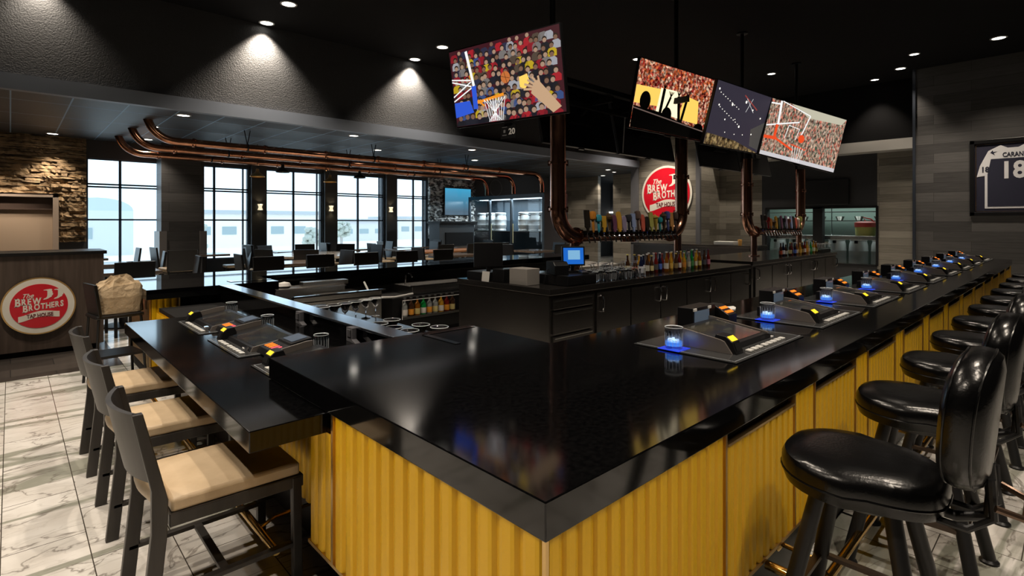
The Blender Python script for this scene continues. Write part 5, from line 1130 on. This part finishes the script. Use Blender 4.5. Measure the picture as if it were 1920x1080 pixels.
MB().lathe([(.15, 0), (.17, .01), (.17, .05), (.155, .07), (.175, .12), (.18, .17), (.185, .18), (.18, .19), (.18, .33), (.185, .34), (.18, .35), (.175, .42), (.155, .47), (.17, .49), (.17, .54), (.15, .55), (.145, .51), (0, .50)], 24).build('keg_body', KEGM, kg, smooth=True)
MB().tube([(-.181, -.03, .46), (-.181, .03, .46)], .02, 10).build('badge', BLACK, kg, smooth=True)
for i, y in enumerate((12.85, 12.45, 12.02, 11.0, 10.6, 10.2)):
    l = '%s steel keg on the shelf of the glass cooler from the left' % ORD[i]; loc = (10.80, y, 1.13)
    if i == 0: kg.location = loc; kg['label'] = l; kg['group'] = 'kegs in the glass cooler'
    else: dup(kg, loc, 0, l)
# service station cabinet before the stone wall
t = thing('service_station', 'dark grey waiter station left of the keg cooler', 'cabinet', (0, 0, 0))
MB().box(8.75, 10.0, 12.2, 12.75, .0, .10).build('plinth', BLACKMATT, t); MB().box(8.75, 10.0, 12.3, 12.8, .10, 1.36).build('cabinet_body', mat('slate station paint', (.06, .07, .08), .45), t); MB().box(8.7, 10.05, 12.2, 12.85, 1.36, 1.42).build('station_top', BLACK, t, bevel=.003)
MB().box(8.95, 9.95, 12.27, 12.30, .5, 1.1).build('open_bay', BLACKMATT, t)
t = thing('television', 'pale blue lit screen hung on the glittering stone wall', 'television', (10.18, YW - .19, 2.03)); MB().box(-.52, .52, 0, .05, -.43, .43).build('casing', HOUSING, t)
bl = mat('blue sheen picture', (0, 0, 0), .2); nt, b, L = nodes(bl); tc = nn(nt, 'ShaderNodeTexCoord'); sp_ = nn(nt, 'ShaderNodeSeparateXYZ'); r = ramp(nt, [(0, (.10, .17, .24)), (1, (.06, .45, .75))]); mr = nn(nt, 'ShaderNodeMapRange'); mr.inputs[1].default_value = -.3; mr.inputs[2].default_value = .4
L.new(tc.outputs['Object'], sp_.inputs[0]); L.new(sp_.outputs[2], mr.inputs[0]); L.new(mr.outputs[0], r.inputs[0]); L.new(r.outputs[0], b.inputs['Emission Color']); b.inputs['Emission Strength'].default_value = .8
MB().box(-.50, .50, -.004, 0, -.41, .41).build('screen_picture', bl, t)
struct('trim_7', MB().at((11.9, YW - .005, 2.55), 0, PI / 2).lathe([(.26, 0), (.28, 0), (.28, .01), (.26, .01)], 32, cap=False).at(), mat('faint ring emblem', (.12, .12, .12), .5))
# kitchen contents
t = thing('kitchen_shelving', 'steel wire shelving behind the kitchen window', 'shelving', (0, 0, 0))
for z in (1.0, 1.42, 1.66): MB().box(16.4, 16.9, 2.9, 6.5, z, z + .02).build('shelf', STEEL, t)
for y in (2.95, 4.7, 6.45): MB().tube([(16.42, y, 0), (16.42, y, 1.9)], .015, 8).build('post', CHROME, t)
for k in range(7):
    y = 3.2 + k * .45
    tag(MB().lathe([(0, 0), (.07, 0), (.11, .10), (.115, .11), (.10, .11), (.065, .01)], 14).build('steel_bowl', STEEL, smooth=True), '%s steel bowl on the upper kitchen shelf from the right' % ORD[k], 'bowl', 'bowls on the kitchen shelf').location = (16.6, y, 1.44)
    o = dup(kg, (16.15, 3.0 + k * .5, 0), 0, '%s tall steel tank behind the kitchen window from the right' % ORD[k]); o['group'] = 'steel tanks behind the kitchen window'; o.scale = (1.2, 1.2, 1.9); o['category'] = 'tank'; o.name = 'steel_tank'; 
t = thing('red_lidded_bucket', 'yellow bucket with a red lid behind the kitchen window', 'bucket', (15.62, 3.72, 1.05)); MB().lathe([(.20, 0), (.21, .01), (.22, .22)], 24).build('bucket', mat('olive yellow bucket', (.40, .38, .10), .5), t, smooth=True); MB().lathe([(.235, .22), (.235, .33), (.15, .36), (0, .36)], 24).build('lid', mat('red plastic lid', (.45, .05, .04), .4), t, smooth=True)
MB().tube([(0, 0, .36), (.02, .05, .46), (.0, -.12, .42), (.0, -.25, .28), (0, -.26, .05)], .018, 8).build('red_hose', mat('red hose', (.4, .06, .05), .4), t, smooth=True)
tag(B(15.30, 15.95, 2.9, 5.9, .95, 1.05).build('prep_table', MC['brushed stainless steel'], bevel=.004), 'steel prep table behind the kitchen window', 'table')
ll = bpy.data.lights.new('kitchen_light', 'AREA'); ll.energy = 45; ll.size = 1.2; ll.size_y = 3; ll.shape = 'RECTANGLE'; ll.color = (.88, 1, .92); lo = bpy.data.objects.new('kitchen_light', ll); COL.objects.link(lo); lo.location = (16.2, 4.6, 2.42)
t = thing('kitchen_light', 'long fluorescent fitting on the kitchen ceiling', 'ceiling light', (16.2, 4.6, 2.44)); lo.parent = t; lo.location = (0, 0, -.03); MB().box(-.15, .15, -1.4, 1.4, 0, .05).build('fitting', emis('kitchen tube', (.9, 1, .93), 1.5), t)
# ledge and clutter beyond the near island
t = thing('service_counter', 'grey service counter past the near taps with condiments', 'counter', (0, 0, 0)); MB().box(12.6, 13.6, 5.3, 8.6, .78, .83).build('counter_top', BACKTOP, t, bevel=.003); MB().box(12.65, 13.55, 5.35, 8.55, 0, .78).build('counter_body', BACKCAB, t)
tag(B(12.7, 13.0, 5.75, 6.25, .83, .92).build('condiment_tray', mat('white tray', (.5, .5, .48), .4), bevel=.01), 'pale condiment tray on the service counter past the near taps', 'tray')
tag(MB().lathe([(.04, 0), (.05, .14), (0, .145)], 14, (12.72, 5.60, .83)).build('orange_cup', mat('orange cup', (.6, .32, .08), .4), smooth=True), 'small orange cup on the service counter beside the tray', 'cup')
